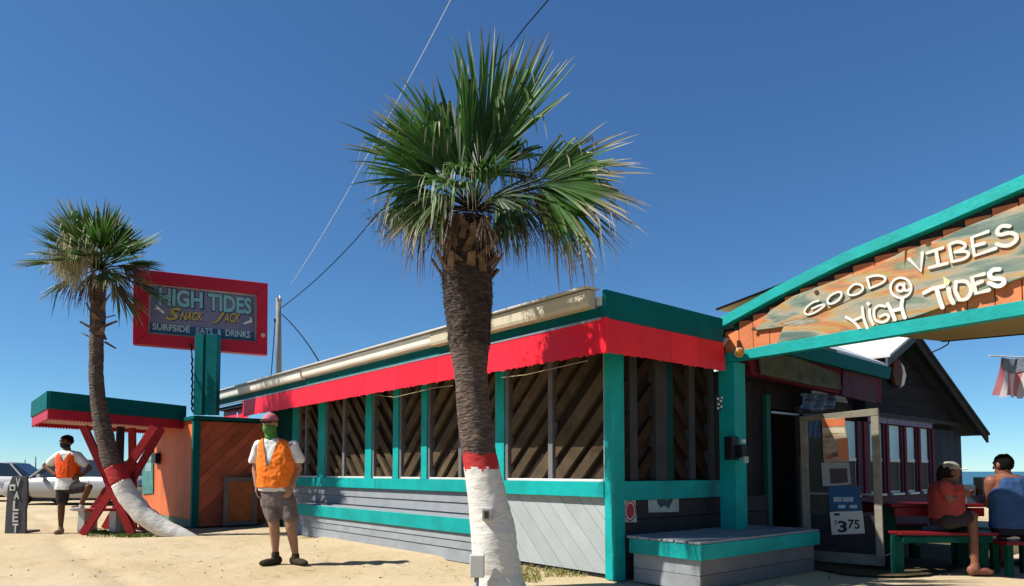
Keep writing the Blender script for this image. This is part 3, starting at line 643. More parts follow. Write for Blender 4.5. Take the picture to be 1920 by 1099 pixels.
# ================================================================== ENTRANCE WING (maroon fascia) with the open screen door
wing = thing('entrance_wing', 'shaded entrance porch with faded maroon fascia, weathered board sign and dark doorway', 'porch', (4, 0, 0))
W0 = Plane((0, .02, 0), (1, 0, 0), (0, 0, 1), (0, -1, 0)); WF = Plane((0, -.34, 0), (1, 0, 0), (0, 0, 1), (0, -1, 0))
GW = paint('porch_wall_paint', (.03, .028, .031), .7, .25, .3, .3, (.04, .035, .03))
def onp(pl, name, pts, d0, d1, mat, parent, bevel=0.0): return plate(name, pl, [pl.hit(x, y, d0) for x, y in pts], d0, d1, mat, parent, bevel)
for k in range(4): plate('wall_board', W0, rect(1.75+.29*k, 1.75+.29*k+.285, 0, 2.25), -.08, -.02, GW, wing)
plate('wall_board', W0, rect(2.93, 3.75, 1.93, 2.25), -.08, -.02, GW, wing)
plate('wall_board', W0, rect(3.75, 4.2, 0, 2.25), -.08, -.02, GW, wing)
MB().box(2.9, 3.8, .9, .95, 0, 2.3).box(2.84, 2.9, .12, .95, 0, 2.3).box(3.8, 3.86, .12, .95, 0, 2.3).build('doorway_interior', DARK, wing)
plate('door_post', W0, rect(2.87, 2.97, 0, 2.1), -.02, .04, paint('dim_teal_paint', (.02, .13, .12), .5), wing, .004)
plate('door_post', W0, rect(3.70, 3.82, 0, 2.0), -.02, .04, paint('door_frame_grey', (.10, .10, .10), .6), wing, .004)
plate('door_head', W0, rect(2.97, 3.70, 1.86, 1.885), -.02, .05, METAL, wing)
plate('porch_floor', Plane((0, 0, 0), (1, 0, 0), (0, 1, 0), (0, 0, 1)), rect(2.45, 4.3, -.1, .9), .0, .16, GREYF, wing)
# fascia strips
onp(WF, 'maroon_fascia', [(1380, 645), (1396, 704), (1640, 757), (1640, 700)], -.1, 0, PURP, wing)
onp(WF, 'maroon_fascia_end', [(1578, 690), (1576, 742), (1640, 757), (1640, 708)], .002, .03, MAUVE, wing)
onp(WF, 'weathered_sign_board', [(1420, 664), (1460, 660), (1570, 702), (1574, 731), (1520, 723), (1425, 702)], .032, .06, paint('mossy_weathered_board', (.12, .14, .10), .8, .45, .5, .6, (.05, .05, .045), 6), wing)
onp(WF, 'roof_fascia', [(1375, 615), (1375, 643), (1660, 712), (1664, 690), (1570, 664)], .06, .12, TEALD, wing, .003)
_e = WF.P(*WF.hit(1570, 661, .06), .06); _f = WF.P(*WF.hit(1662, 687, .06), .06)
MB().prism([_e, _f, _f+V((0, 1.3, .66)), _e+V((0, 1.3, .66))], (0, 0, 1), 0, .04).build('roof_panel', GALV, wing)
_g = WF.P(*WF.hit(1375, 615, .06), .06)
MB().prism([_g, _e-V((.01, 0, 0)), _e+V((-.01, 2, -.02)), _g+V((0, 2, -.02))], (0, 0, 1), 0, .04).build('flat_roof', GREYF, wing)
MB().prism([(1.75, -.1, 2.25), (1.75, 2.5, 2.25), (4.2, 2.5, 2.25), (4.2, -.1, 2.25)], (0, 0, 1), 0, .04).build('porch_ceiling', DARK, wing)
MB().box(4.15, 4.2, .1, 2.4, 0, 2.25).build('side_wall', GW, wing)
# little lamp on the fascia
# ================================================================== GABLE HOUSE
gh = thing('gable_house', 'dark shingled gable house behind the patio with a row of tall windows', 'house', (7.8, .2, 0))
G0 = Plane((0, .1, 0), (1, 0, 0), (0, 0, 1), (0, -1, 0))
GD = paint('dark_slate_siding', (.022, .024, .032), .7, .25, .3, .3, (.03, .03, .04), 2)
EAVE = 1.95; XL, XR, PKX, PKZ = 4.3, 10.6, 7.35, 3.42
z = .0
MB().prism([(XL, .3, 0), (XR, .3, 0), (XR, .3, 2.0), (PKX, .3, PKZ-.1), (6.2, .3, 2.85), (6.2, .3, 2.2), (XL, .3, 2.2)], (0, 1, 0), 0, 7).build('house_core', DARK, gh)
def gz(x): return PKZ-.02-(abs(x-PKX)/(XR-PKX)*(PKZ-2.0) if x > PKX else abs(x-PKX)/(PKX-XL)*(PKZ-2.0))
zz = 2.08; k = 0
while zz < 3.3:
    za, zb = zz, zz+.135
    xs_l = PKX-(PKZ-.02-za)/(PKZ-2.0)*(PKX-XL)+.02; xs_r = PKX+(PKZ-.02-za)/(PKZ-2.0)*(XR-PKX)-.02
    xl2 = PKX-(PKZ-.02-zb)/(PKZ-2.0)*(PKX-XL)+.02; xr2 = PKX+(PKZ-.02-zb)/(PKZ-2.0)*(XR-PKX)-.02
    xs_l = max(xs_l, 6.1); xl2 = max(xl2, 6.1)
    if xr2 > xl2: plate('siding_board', G0, [(xs_l, za), (xs_r, za), (xr2, zb), (xl2, zb)], -.2, .0+(.004 if k % 2 else 0), GD, gh)
    zz += .14; k += 1
for side, xe in ((1, XR+.45), (-1, 6.2)):
    ze = PKZ-abs(xe-PKX)/abs((XR if side > 0 else XL)-PKX)*(PKZ-2.0)
    MB().prism([(PKX, -.22, PKZ+.02), (xe, -.22, ze+.02), (xe, -.22, ze-.12), (PKX, -.22, PKZ-.12)], (0, 1, 0), 0, .04).build('barge_board', DARK if side > 0 else paint('barge_grey', (.09, .11, .13), .6), gh)
    MB().prism([(PKX, -.25, PKZ+.03), (xe, -.25, ze+.03), (xe, -.25, ze+.07), (PKX, -.25, PKZ+.07)], (0, 1, 0), 0, 7.8).build('roof_slope', paint('dark_roof_shingle', (.05, .075, .08), .8) if side > 0 else GALV, gh)
# shingle band, lower wall, windows
rn = random.Random(4); x = 6.15
while x < 8.9:
    for r in range(2):
        wd = .25; plate('shingle', G0, rect(x+.12*r, x+wd-.008+.12*r, 1.90+.09*r, 1.985+.09*r), .0, .016+rn.uniform(0, .006), LAV, gh)
    x += .25
plate('lower_wall', G0, rect(XL, XR, .0, .70), -.2, -.01, MAUVE, gh)
wins = [(5.05, 5.75), (6.30, 6.72), (7.06, 7.46), (7.80, 8.12), (8.42, 8.75)]
BLUEG = glass('sky_reflecting_glass', (.17, .36, .42), .12); BLK = glass('dark_glass', (.008, .009, .012), .5); BLK.node_tree.nodes['Principled BSDF'].inputs['Specular IOR Level'].default_value = .1
px_ = [4.3]
for a, b in wins:
    f = plate('window', G0, rect(a-.03, b+.03, .74, 1.885), -.1, -.04, WHITEP, gh)
    plate('upper_pane', G0, rect(a, b, 1.32, 1.87), -.0395, -.034, paint('pale_window_film', (.38, .66, .74), .35, .15, 0, .2, spec=.6), f)
    plate('lower_pane', G0, rect(a, b, .77, 1.26), -.0395, -.034, BLK, f)
    plate('sash_rail', G0, rect(a-.01, b+.01, 1.265, 1.315), -.038, -.02, WHITEP, f)
    plate('sill', G0, rect(a-.05, b+.05, .70, .735), -.04, .03, WHITEP, f)
for a, b in ((XL, 5.0), (5.80, 6.25), (6.77, 7.01), (7.51, 7.75), (8.17, 8.37), (8.80, 9.05)):
    plate('wall_panel', G0, rect(a, b, .74, 1.895), -.15, -.006, MAUVE, gh)
    plate('window_trim', G0, rect((a+b)/2-.05, (a+b)/2+.05, .72, 1.897), -.004, .02, PURP, gh)
for a in (9.08, 9.45, 9.82, 10.19): plate('wall_panel', G0, rect(a, a+.36, 0.72, 1.9), -.15, -.02, paint('navy_panel', (.03, .04, .06), .6), gh)
# round board leaning out of the gable: a surfboard style ornament
orn = thing('gable_ornament', 'pale and brown carved oval ornament hanging on the dark gable', 'ornament', G0.P(7.0, 2.75, .06))
c_ = [G0.hit(x, y, .06) for x, y in ((1684, 676), (1693, 688), (1697, 705), (1693, 722), (1685, 728), (1688, 705))]
plate('pale_fin', G0, c_, .05, .08, WHITE, orn); c_ = [G0.hit(x, y, .06) for x, y in ((1672, 672), (1683, 675), (1688, 700), (1684, 727), (1674, 722), (1668, 700))]
plate('brown_shell', G0, c_, .04, .11, paint('brown_shell', (.12, .045, .03), .5), orn, .01)

# open screen door standing out from the doorway
sdp0 = PG(1525, 1040); sdp1 = PG(1652, 1058)
sdp0 = PYp(1520, 1035, -.10); 
A_ = V((3.10, -.72, 0)); A_ = PG(1518, 1050, 0.05); B_ = PG(1660, 1062, .05)
du = (B_-A_); du.z = 0; DWID = du.length; du.normalize(); dn = V((du.y, -du.x, 0))
if dn.dot(CAM-A_) < 0: dn = -dn
DP = Plane((A_.x, A_.y, 0), du, (0, 0, 1), dn)
door = thing('screen_door', 'weathered pale wooden screen door frame standing open beside the entrance', 'door', A_)
DW = paint('pale_weathered_wood', (.24, .22, .17), .75, .3, .5, .5, (.14, .13, .11), 5)
u_t, v_t = DP.hit(1500, 775); u_r, v_r = DP.hit(1640, 770)
HD = v_r
LWD = DWID-.0
plate('stile', DP, [(-.05, .06), (.03, .06), (.01, HD-.03), (-.07, HD-.03)], 0, .035, DW, door, .004)
plate('stile', DP, [(LWD-.08, .06), (LWD, .06), (LWD-.02, HD+.02), (LWD-.10, HD+.02)], 0, .035, DW, door, .004)
plate('top_rail', DP, [(-.07, HD-.09), (LWD-.02, HD-.06), (LWD-.02, HD+.025), (-.07, HD-.025)], .002, .04, DW, door, .004)
plate('bottom_rail', DP, rect(-.05, LWD, .05, .17), .002, .04, DW, door, .004)
plate('mid_bar', DP, rect(.0, LWD-.05, .83, .85), .006, .03, paint('thin_bar', (.2, .2, .19), .5), door)
plate('lower_mesh', DP, rect(.03, LWD-.08, .17, .60), .012, .016, DARK, door)
plate('left_mesh', DP, rect(.03, .28, .60, 1.50), .012, .016, paint('grey_green_screen', (.05, .06, .055), .8), door)
SGN = []
def sign_on_door(name, label, cat, pts, d, mat):
    poly = [DP.hit(x, y, d) for x, y in pts]; c_ = poly[0]; t_ = thing(name, label, cat, DP.P(*c_, d)); plate('sheet', DP, poly, d, d+.006, mat, t_); return t_
def _menu(n, l, b):
    tc = n.new('ShaderNodeTexCoord'); mp = n.new('ShaderNodeMapping'); mp.inputs['Scale'].default_value = (3, 3, 14); l.new(tc.outputs['Object'], mp.inputs[0])
    a = n.new('ShaderNodeTexNoise'); a.inputs['Scale'].default_value = 1.6; a.inputs['Detail'].default_value = 5; l.new(mp.outputs[0], a.inputs['Vector'])
    r = ramp(n, [(.33, (.10, .03, .02)), (.42, (.36, .12, .06)), (.50, (.28, .24, .16)), (.60, (.40, .33, .22)), (.68, (.50, .20, .09))]); l.new(a.outputs['Fac'], r.inputs[0]); l.new(r.outputs[0], b.inputs['Base Color']); b.inputs['Roughness'].default_value = .5
MENU = mat_custom('printed_menu', _menu)
t_ = sign_on_door('menu_poster', 'tall orange and tan printed menu poster on the open screen door', 'poster', [(1541, 785), (1584, 783), (1592, 866), (1545, 868)], .045, MENU)
for y0, y1, c in ((786, 799, (.50, .13, .05)), (802, 812, (.55, .48, .34)), (822, 862, (.60, .20, .09))):
    x0, x1 = (1542, 1583) if y0 < 815 else (1571, 1590)
    plate('print_block', DP, [DP.hit(x, y, .053) for x, y in ((x0, y0), (x1, y0), (x1+2, y1), (x0+1, y1))], .0515, .0535, paint('print_%d' % y0, c, .5), t_)
t_ = sign_on_door('paper_notice', 'grey framed paper notice under the menu poster', 'notice', [(1540, 868), (1592, 867), (1596, 908), (1543, 912)], .045, paint('notice_paper', (.34, .36, .36), .7))
plate('dark_picture', DP, [DP.hit(x, y, .053) for x, y in ((1555, 879), (1588, 878), (1590, 905), (1557, 907))], .0515, .0535, paint('notice_picture', (.09, .075, .09), .6), t_)
t_ = sign_on_door('blue_poster', 'dark blue poster with a white print bar above the price sign', 'poster', [(1553, 912), (1612, 912), (1616, 958), (1556, 957)], .045, paint('blue_print', (.012, .09, .22), .5))
for x0, x1, y0, y1 in ((1563, 1578, 932, 941), (1580, 1600, 932, 941), (1572, 1585, 947, 953), (1593, 1607, 947, 953)):
    plate('print_block', DP, [DP.hit(x, y, .053) for x, y in ((x0, y0), (x1, y0), (x1, y1), (x0, y1))], .0515, .0535, paint('pale_blue_print', (.38, .48, .55), .5), t_)
t_ = sign_on_door('price_sign', 'white price sign reading 3 75 on the open screen door', 'price sign', [(1556, 960), (1617, 958), (1622, 1000), (1560, 1003)], .05, paint('white_card', (.66, .66, .62), .6, .05, 0, .1))
def dtext(body, x0, y0, x1, y1, bold=0.0):
    a = DP.hit(x0, y1, .058); b = DP.hit(x1, y0, .058); return text('lettering', body, DP, a[0], a[1], b[0]-a[0], b[1]-a[1], .0565, .003, BLACK, t_, bold=bold, rot=-.0)
dtext('3', 1571, 977, 1588, 998, .03); dtext('75', 1590, 975, 1612, 991, .02); dtext('$', 1565, 975, 1569, 984)
plate('print_block', DP, [DP.hit(x, y, .058) for x, y in ((1563, 963), (1574, 962), (1574, 967), (1564, 967))], .0562, .0582, BLACK, t_)
# blue bucket at the foot of the door
bk = PG(1664, 1066, 0); bt = thing('bucket', 'dark blue plastic tub at the foot of the screen door', 'bucket', bk)
rr = [(.10, 0), (.115, .01), (.145, .14), (.155, .145), (.155, .16), (.14, .16), (.11, .03)]
rings = [[bk+V((math.cos(t)*r*1.1, math.sin(t)*r, z+.0)) for t in [k*math.pi/8 for k in range(16)]] for r, z in rr]
MB().loft(rings).build('tub', paint('navy_plastic', (.02, .025, .09), .4), bt, True)
MB().tube([bk+V((-.15, -.03, .16)), bk+V((-.1, -.12, .2)), bk+V((.05, -.15, .2)), bk+V((.15, -.05, .16))], .006, 5).build('handle', WHITEP, bt)

# ================================================================== SMALL THINGS ON THE SHADED SIDE
st = thing('wall_sticker', 'white paper notice with a red oval emblem by the teal corner post', 'sticker', SD.P(.17, .7, .02))
pp = [SD.hit(x, y, .014) for x, y in ((1169, 937), (1191, 937), (1194, 979), (1173, 979))]
plate('paper', SD, pp, .0125, .016, WHITEP, st)
cc = SD.hit(1182, 958, .018); EM = paint('red_emblem', (.42, .05, .07), .6)
stroke(mb := MB(), SD, [(cc[0]+.085*math.cos(t), cc[1]+.10*math.sin(t)) for t in [k*math.pi/8 for k in range(16)]], .016, .016, .018, True)
mb.prism([SD.P(cc[0]+.062*math.cos(t), cc[1]+.078*math.sin(t)) for t in [k*math.pi/6 for k in range(12)]], SD.n, .0162, .0172); mb.build('emblem', EM, st)
ps = thing('wall_poster', 'pale rectangular poster with a dark fin shaped drawing on the shaded lower wall', 'poster', SD.P(.7, .72, .02))
pp = [SD.hit(x, y, .014) for x, y in ((1215, 930), (1272, 929), (1273, 960), (1216, 961))]
plate('paper', SD, pp, .0125, .016, paint('faded_green_paper', (.42, .48, .44), .7), ps)
plate('drawing', SD, [SD.hit(x, y, .018) for x, y in ((1231, 930), (1238, 938), (1245, 934), (1251, 939), (1258, 931), (1262, 936), (1254, 954), (1246, 948), (1238, 952), (1233, 943))], .0162, .018, paint('ink_grey', (.07, .10, .12), .6), ps)
bx = PXp(1400, 842, XB+.05)
mb_ = thing('mail_box', 'black box lamp fixed to the teal arch post', 'wall box', PD(1388, 842, 7.75))
def vbox(parent, name, x0, x1, y0, y1, d, depth, mat, bevel=.006):
    """box whose front face covers the pixel window at distance d, turned like the short side wall"""
    a = PD(x0, y1, d); b = PD(x1, y1, d); t = PD(x0, y0, d); X = V((1, 0, 0)); wd = (b-a).dot(R_)/X.dot(R_); hh = t.z-a.z
    return MB().prism([a, a+X*wd, a+X*wd+V((0, 0, hh)), a+V((0, 0, hh))], V((0, 1, 0)), 0, depth).build(name, mat, parent, bevel=bevel)
vbox(mb_, 'case', 1373, 1392, 818, 862, 7.55, .10, BLACK); vbox(mb_, 'knob', 1395, 1400, 824, 830, 7.5, .03, WHITEP, 0); vbox(mb_, 'arm', 1392, 1405, 834, 858, 7.55, .05, BLACK); vbox(mb_, 'label_tag', 1396, 1407, 856, 868, 7.53, .02, METAL, 0)
nb = thing('number_plaque', 'small black square plaque with pale flower pattern on the teal arch post', 'plaque', PD(1350, 755, 7.2))
vbox(nb, 'plate', 1343, 1357, 741, 769, 7.28, .03, BLACK)
for i, (x, y) in enumerate(((1346, 746), (1351, 750), (1347, 756), (1352, 761), (1346, 764), (1353, 744))): vbox(nb, 'petal', x, x+3.2, y, y+3.4, 7.27, .01, WHITEP, 0)
sh = thing('wooden_box', 'small bare wood box shelf on the dark wall right of the teal arch post', 'box', PD(1427, 912, 8.9))
vbox(sh, 'front', 1416, 1440, 902, 923, 8.9, .12, paint('pine_box', (.55, .32, .10), .6, .15, .3), .004); vbox(sh, 'shelf', 1398, 1416, 902, 908, 8.9, .14, PLANK, .003)

# ================================================================== PICNIC TABLE
TC = PD(1762, 950, 8.1); TC.z = 0; TCr = R_
pt = thing('picnic_table', 'dark red picnic table with bench and green legs in the patio shade', 'picnic table', TC)
def pbox(a, d, z0, z1, w_, dp): # centre across a (along view right) and depth d from TC
    c_ = TC+R_*a+H_*d; return [c_-R_*w_/2-H_*dp/2, c_+R_*w_/2-H_*dp/2, c_+R_*w_/2+H_*dp/2, c_-R_*w_/2+H_*dp/2], z0, z1
def padd(name, a, d, z0, z1, w_, dp, mat, bev=.004):
    q, z0, z1 = pbox(a, d, z0, z1, w_, dp); return MB().prism([p+V((0, 0, z0)) for p in q], (0, 0, 1), 0, z1-z0).build(name, mat, pt, bevel=bev)
REDT = paint('table_red', (.20, .008, .013), .45, .2, .3, .4, (.15, .02, .02)); GREENL = paint('table_green', (.005, .06, .042), .5, .2, .3, .3, (.02, .08, .06))
for k in range(5): padd('top_plank', -.12, -.30+.152*k, .70, .735, 1.30, .145, REDT)
padd('apron_board', -.25, -.385, .60, .695, 1.0, .03, REDT)
padd('apron_board', -.12, .36, .60, .695, 1.2, .03, REDT)
for s in (-1, 1):
    for k in range(2): padd('seat_plank', -.36, s*(.62)+.13*k-.06, .42, .45, 1.04, .125, REDT)
    padd('seat_rail', -.38, s*.62-.10, .34, .415, .95, .035, GREENL)
    for a in (-.86, .05):
        padd('leg', a, s*.62, 0, .415, .10, .09, GREENL)
for a in (-.72, .12): padd('leg', a+.10, .0, 0, .69, .14, .12, GREENL); padd('foot_beam', a+.10, 0, .30, .36, .06, 1.2, GREENL)
def tpt(px, a_d, z): # point on the table top near pixel column px
    p = PD(px, 940, 7.75+a_d); p.z = z; return p
def tbox(name, label, cat, x0, x1, y0, d, dp, mat, z0=.7352, mb_cb=None):
    a = PD(x0, 940, d); b = PD(x1, 940, d); zt = PD((x0+x1)/2, y0, d).z; a.z = b.z = z0
    o = MB().prism([a, b, b+H_*dp, a+H_*dp], (0, 0, 1), 0, zt-z0).build(name, mat, None, bevel=.003); return tag(o, label, cat)
tbox('paper_stack', 'stack of white paper baskets on the red picnic table', 'paper stack', 1806, 1830, 909, 7.95, .14, WHITEP)
tbox('carton', 'tan carton on the picnic table beside the man in blue', 'carton', 1843, 1866, 895, 8.1, .16, paint('carton', (.42, .32, .24), .7))
tbox('sauce_bottle', 'small dark red sauce bottle between the papers and the carton', 'bottle', 1834, 1840, 917, 8.02, .03, paint('sauce', (.18, .03, .02), .4))
tbox('tray', 'blue grey plastic tray on the edge of the picnic table', 'tray', 1812, 1856, 930, 7.84, .2, paint('tray', (.10, .17, .22), .5))
# ================================================================== FLAG
fl = thing('flag', 'faded red and white striped flag with grey blue canton hanging at right', 'flag', PD(1960, 700, 9.5))
FP = Plane(PD(1872, 741, 9.5), R_, Z_, -H_)
def fpt(px, py):
    u_, v_ = FP.hit(px, py); return FP.P(u_, v_, .05*math.sin(u_*16+v_*3))
NF = 26
for k in range(10):
    x0, x1 = 1864+k*9.5, 1864+(k+1)*9.5; vs = []; fs = []
    for j in range(NF+1):
        t = j/NF; y = 672+(741-672)*t; sl_ = 9*(1-t)
        for x in (x0, (x0+x1)/2, x1): vs.append(fpt(x+sl_, y+(4 if k % 2 else 0)*(t > .98)+ .04*(x-1872)))
    for j in range(NF):
        for q in range(2): a = j*3+q; fs.append((a, a+1, a+4, a+3))
    nv = len(vs); n_ = len(fs); vs += [v+H_*.004 for v in vs]; fs += [tuple(i+nv for i in f[::-1]) for f in fs]
    mesh('stripe', vs, fs, paint('flag_red', (.62, .22, .24), .8, .1, 0) if k % 2 == 0 else paint('flag_white', (.72, .66, .66), .8, .06, 0), fl, True)
vs = []; fs = []
for j in range(9):
    for i in range(9):
        t = i/8; s = j/8; vs.append(fpt(1873+46*t+2, 671+(28*s)*(1-.35*abs(t-.5))+.04*46*t)-H_*.012)
for j in range(8):
    for i in range(8): a = j*9+i; fs.append((a, a+9, a+10, a+1))
nv = len(vs); vs += [v+H_*.004 for v in vs]; fs += [tuple(i+nv for i in f[::-1]) for f in fs]
mesh('canton', vs, fs, paint('flag_blue_grey', (.20, .23, .28), .85, .5, 0, .5, (.5, .5, .52), 40), fl, True)
pb = PD(1995, 900, 9.5); pb.z = 0
MB().tube([pb, pb+V((0, 0, 3.4))], [.03, .022]).build('pole', METAL, fl)
MB().tube([PD(1855, 667, 9.5), PD(1995, 674, 9.5)], .01, 6).build('cross_pole', WHITE, fl)
# ================================================================== UTILITY MAST AND WIRES
D_M = 15.0
mp_ = thing('service_mast', 'weathered grey service mast standing on the roof behind the red sign', 'mast', PD(522, 705, D_M))
pts = [PD(523, 712, D_M), PD(522.5, 640, D_M), PD(522, 559, D_M)]
MB().tube(pts, [.062, .06, .052], 10).build('mast_pole', paint('weathered_grey_pole', (.30, .30, .27), .7, .3, .4, .5, (.14, .12, .1)), mp_, True)
MB().tube([PD(521, 562, D_M-.06), PD(525, 556, D_M-.08), PD(526, 572, D_M-.1)], .03, 8).build('weather_head', METAL, mp_, True)
MB().tube([PD(516, 598, D_M), PD(516, 604, D_M)], .03, 8).build('insulator', BLACK, mp_); MB().tube([PD(530, 712, D_M-.1), PD(527, 700, D_M-.1), PD(519, 695, D_M), PD(534, 704, D_M-.1)], .018, 6).build('conduit', BLACK, mp_)
def wire(name, label, pts, r, mat=BLACKW, sag=0):
    P = [PD(*p) for p in pts]; o = MB().tube(P, r, 5).build(name, mat, None, True, at=P[0]); return tag(o, label, 'wire')
def interp(a, b, n, sag): return [tuple(a[j]+(b[j]-a[j])*t for j in range(3)) if True else 0 for t in [i/n for i in range(n+1)]]
def sagl(a, b, n, sag):
    o = []
    for i in range(n+1):
        t = i/n; p = [a[j]+(b[j]-a[j])*t for j in range(3)]; p[1] += sag*4*t*(1-t); o.append(tuple(p))
    return o
wire('power_line', 'black power wire rising from the mast behind the tall palm to the upper edge', sagl((528, 577, 15), (660, 457, 12.5), 8, 6)+sagl((664, 453, 12.5), (985, 50, 9.5), 6, 8)+[(1028, 0, 9)]+[(1070, -60, 8.5)], .009)
wire('power_line', 'thin pale wire sloping steeply from upper middle down to the left of the tall palm', sagl((545, 534, 16), (668, 330, 14), 6, 5)+sagl((672, 322, 14), (845, 0, 10), 8, 3)+[(880, -60, 9)], .006, paint('pale_cable', (.6, .62, .65), .4, 0, 0))
wire('power_line', 'black wire from the mast sagging down onto the restaurant roof', sagl((529, 590, 15), (603, 686, 11.5), 10, -8), .012)
wire('power_line', 'thin black wire hanging from the left side of the mast', sagl((516, 601, 15), (508, 712, 15), 6, 0), .010)
# string light bulbs under the awning
for (px, py, d, c, nm) in ((970, 748, 8.45, (1, .16, .03), 'glowing orange party bulb inside the front window nearest the tall palm'), (1156, 765, 7.05, (.1, .8, .05), 'small green party bulb beside the teal corner post')):
    t_ = thing('party_light', nm, 'light bulb', PD(px, py, d)); p = PD(px, py, d)
    rings = [[p+V((math.cos(q)*r, math.sin(q)*r, zz)) for q in [k*math.pi/5 for k in range(10)]] for r, zz in ((.006, -.032), (.02, -.02), (.024, 0), (.016, .02), (.01, .03))]
    MB().loft(rings).build('bulb', paint('lit_bulb_%d' % px, c, .3, 0, 0, emit=(c, 1.5)), t_, True); MB().tube([p+V((0, 0, .03)), p+V((0, 0, .06))], .011, 8).build('socket', BLACK, t_)
cord = [PXp(x, y, XA+.03) for x, y in ((700, 740), (740, 745), (778, 736), (815, 727), (850, 723))]
tag(MB().tube(cord, .005, 5).build('awning_rope', paint('tan_cord', (.4, .34, .2), .7), None, True), 'loose tan cord hooked under the red awning left of the tall palm', 'cord')
cord = [PXp(x, y, XA+.03) for x, y in ((940, 708), (985, 703), (1050, 688), (1102, 676))]
tag(MB().tube(cord, .005, 5).build('awning_rope', paint('tan_cord', (.4, .34, .2), .7), None, True), 'pale cord strung under the red awning right of the tall palm', 'cord')

# ================================================================== HUT, ROADSIDE SIGN, CANOPY (left)
HX, HY = -1.455, 9.62
HL = Plane((HX, HY, 0), (0, 1, 0), (0, 0, 1), (-1, 0, 0)); HF = Plane((HX, HY, 0), (1, 0, 0), (0, 0, 1), (0, -1, 0))
hut = thing('ticket_hut', 'orange plank hut with teal corner post at the far end of the restaurant', 'hut', (HX, HY, 0))
HLN = HL.hit(267, 900)[0]; HT = HF.hit(430, 790)[1]
n = 7
for k in range(n): plate('wall_board', HL, rect(.10+(HLN-.1)*k/n, .10+(HLN-.1)*(k+1)/n-.004, .0, HT), -.06, 0, ORANGE, hut)
plate('base_board', HL, rect(.1, HLN, 0, .14), .002, .025, paint('faded_green_base', (.12, .26, .2), .7), hut)
plate('corner_post', HL, rect(-.02, .095, 0, HT), -.10, .03, TEALD, hut, .005)
MB().box(HX+.07, -.07, HY+.08, HY+HLN-.02, 0, HT-.02).build('core', DARK, hut)
fw = -HX-.03
diag_planks('wall_plank', HF, (.10, fw, .02, HT-.02), rad(45), .16, .006, -.06, -.012, RUST, hut, .15, 6)
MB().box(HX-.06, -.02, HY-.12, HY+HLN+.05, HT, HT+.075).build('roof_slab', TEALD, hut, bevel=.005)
# low orange gate with grey frame in front of the hut
a = HF.hit(421, 895, .25); b = HF.hit(482, 990, .25)
for q in (rect(a[0], a[0]+.075, .03, a[1]), rect(b[0]-.075, b[0], .03, a[1]), rect(a[0]+.077, b[0]-.077, a[1]-.08, a[1]), rect(a[0]+.077, b[0]-.077, .03, .10)): plate('gate_frame', HF, q, .20, .25, GREYF, hut, .004)
diag_planks('gate_plank', HF, (a[0]+.078, b[0]-.078, .102, a[1]-.082), rad(-52), .20, .006, .19, .225, paint('orange_gate_paint', (.50, .14, .045), .6, .2, .3, .3, (.3, .07, .03)), hut, .1, 3)
# teal window board with pale drawings on the hut's sunlit side and its wall lamp
wb = [HL.hit(x, y) for x, y in ((269, 815), (289, 813), (289, 925), (269, 927))]
plate('window_board', HL, wb, .002, .03, paint('dull_teal_board', (.07, .24, .22), .6, .35, .3, .5, (.25, .36, .33), 6), hut, .004)
for y0, y1 in ((818, 838), (842, 862), (868, 884)): plate('window_pane', HL, [HL.hit(x, y, .03) for x, y in ((273, y0), (284, y0), (284, y1), (273, y1))], .031, .036, paint('pale_pane', (.25, .38, .38), .3), hut)
wl = thing('wall_lamp', 'small black box lamp on the sunlit orange hut wall', 'lamp', HL.P(*HL.hit(289, 860), .05))
q = [HL.hit(x, y, .1) for x, y in ((285, 850), (293, 850), (293, 869), (285, 869))]
plate('housing', HL, q, .02, .12, BLACK, wl, .012); plate('backplate', HL, [(q[3][0]-.03, q[3][1]-.03), (q[1][0]+.03, q[3][1]-.03), (q[1][0]+.03, q[1][1]+.03), (q[3][0]-.03, q[1][1]+.03)], .001, .02, GREYF, wl)

# roadside sign on twin posts
S0 = PD(248, 646, 13.0); S1 = PD(502, 666, 14.0); su = S1-S0; su.z = 0
snn = V((su.y, -su.x, 0)).normalized()
if snn.dot(CAM-S0) < 0: snn = -snn
SP = Plane((S0.x, S0.y, 0), su, (0, 0, 1), snn)
sg = thing('roadside_sign', 'red framed roadside sign reading HIGH TIDES Snack Jack on twin teal posts', 'sign', (SP.P(1.2, 0, 0)))
o = [SP.hit(x, y) for x, y in ((249, 645), (501, 666), (502, 532), (250, 504))]
i_ = [SP.hit(x, y) for x, y in ((277, 626), (481, 641), (482, 551), (280, 530))]
SR = paint('sign_frame_red', (.50, .012, .04), .5, .1, .1, .3, (.28, .02, .04), 1.5)
for k in range(4):
    j = (k+1) % 4; plate('frame_board', SP, [o[k], o[j], i_[j], i_[k]], -.20, .035, SR, sg, .008)
plate('panel_backing', SP, i_, -.22, -.10, paint('white_worn_frame', (.45, .42, .45), .6, .2, .2, .5, (.2, .18, .2)), sg)
pi = [SP.hit(x, y, -.09) for x, y in ((281, 622), (477, 638), (478, 556), (285, 536))]
plate('painted_panel', SP, pi, -.098, -.085, paint('mauve_sign_panel', (.16, .16, .26), .6, .2, .2, .5, (.26, .22, .30), 1.4), sg)
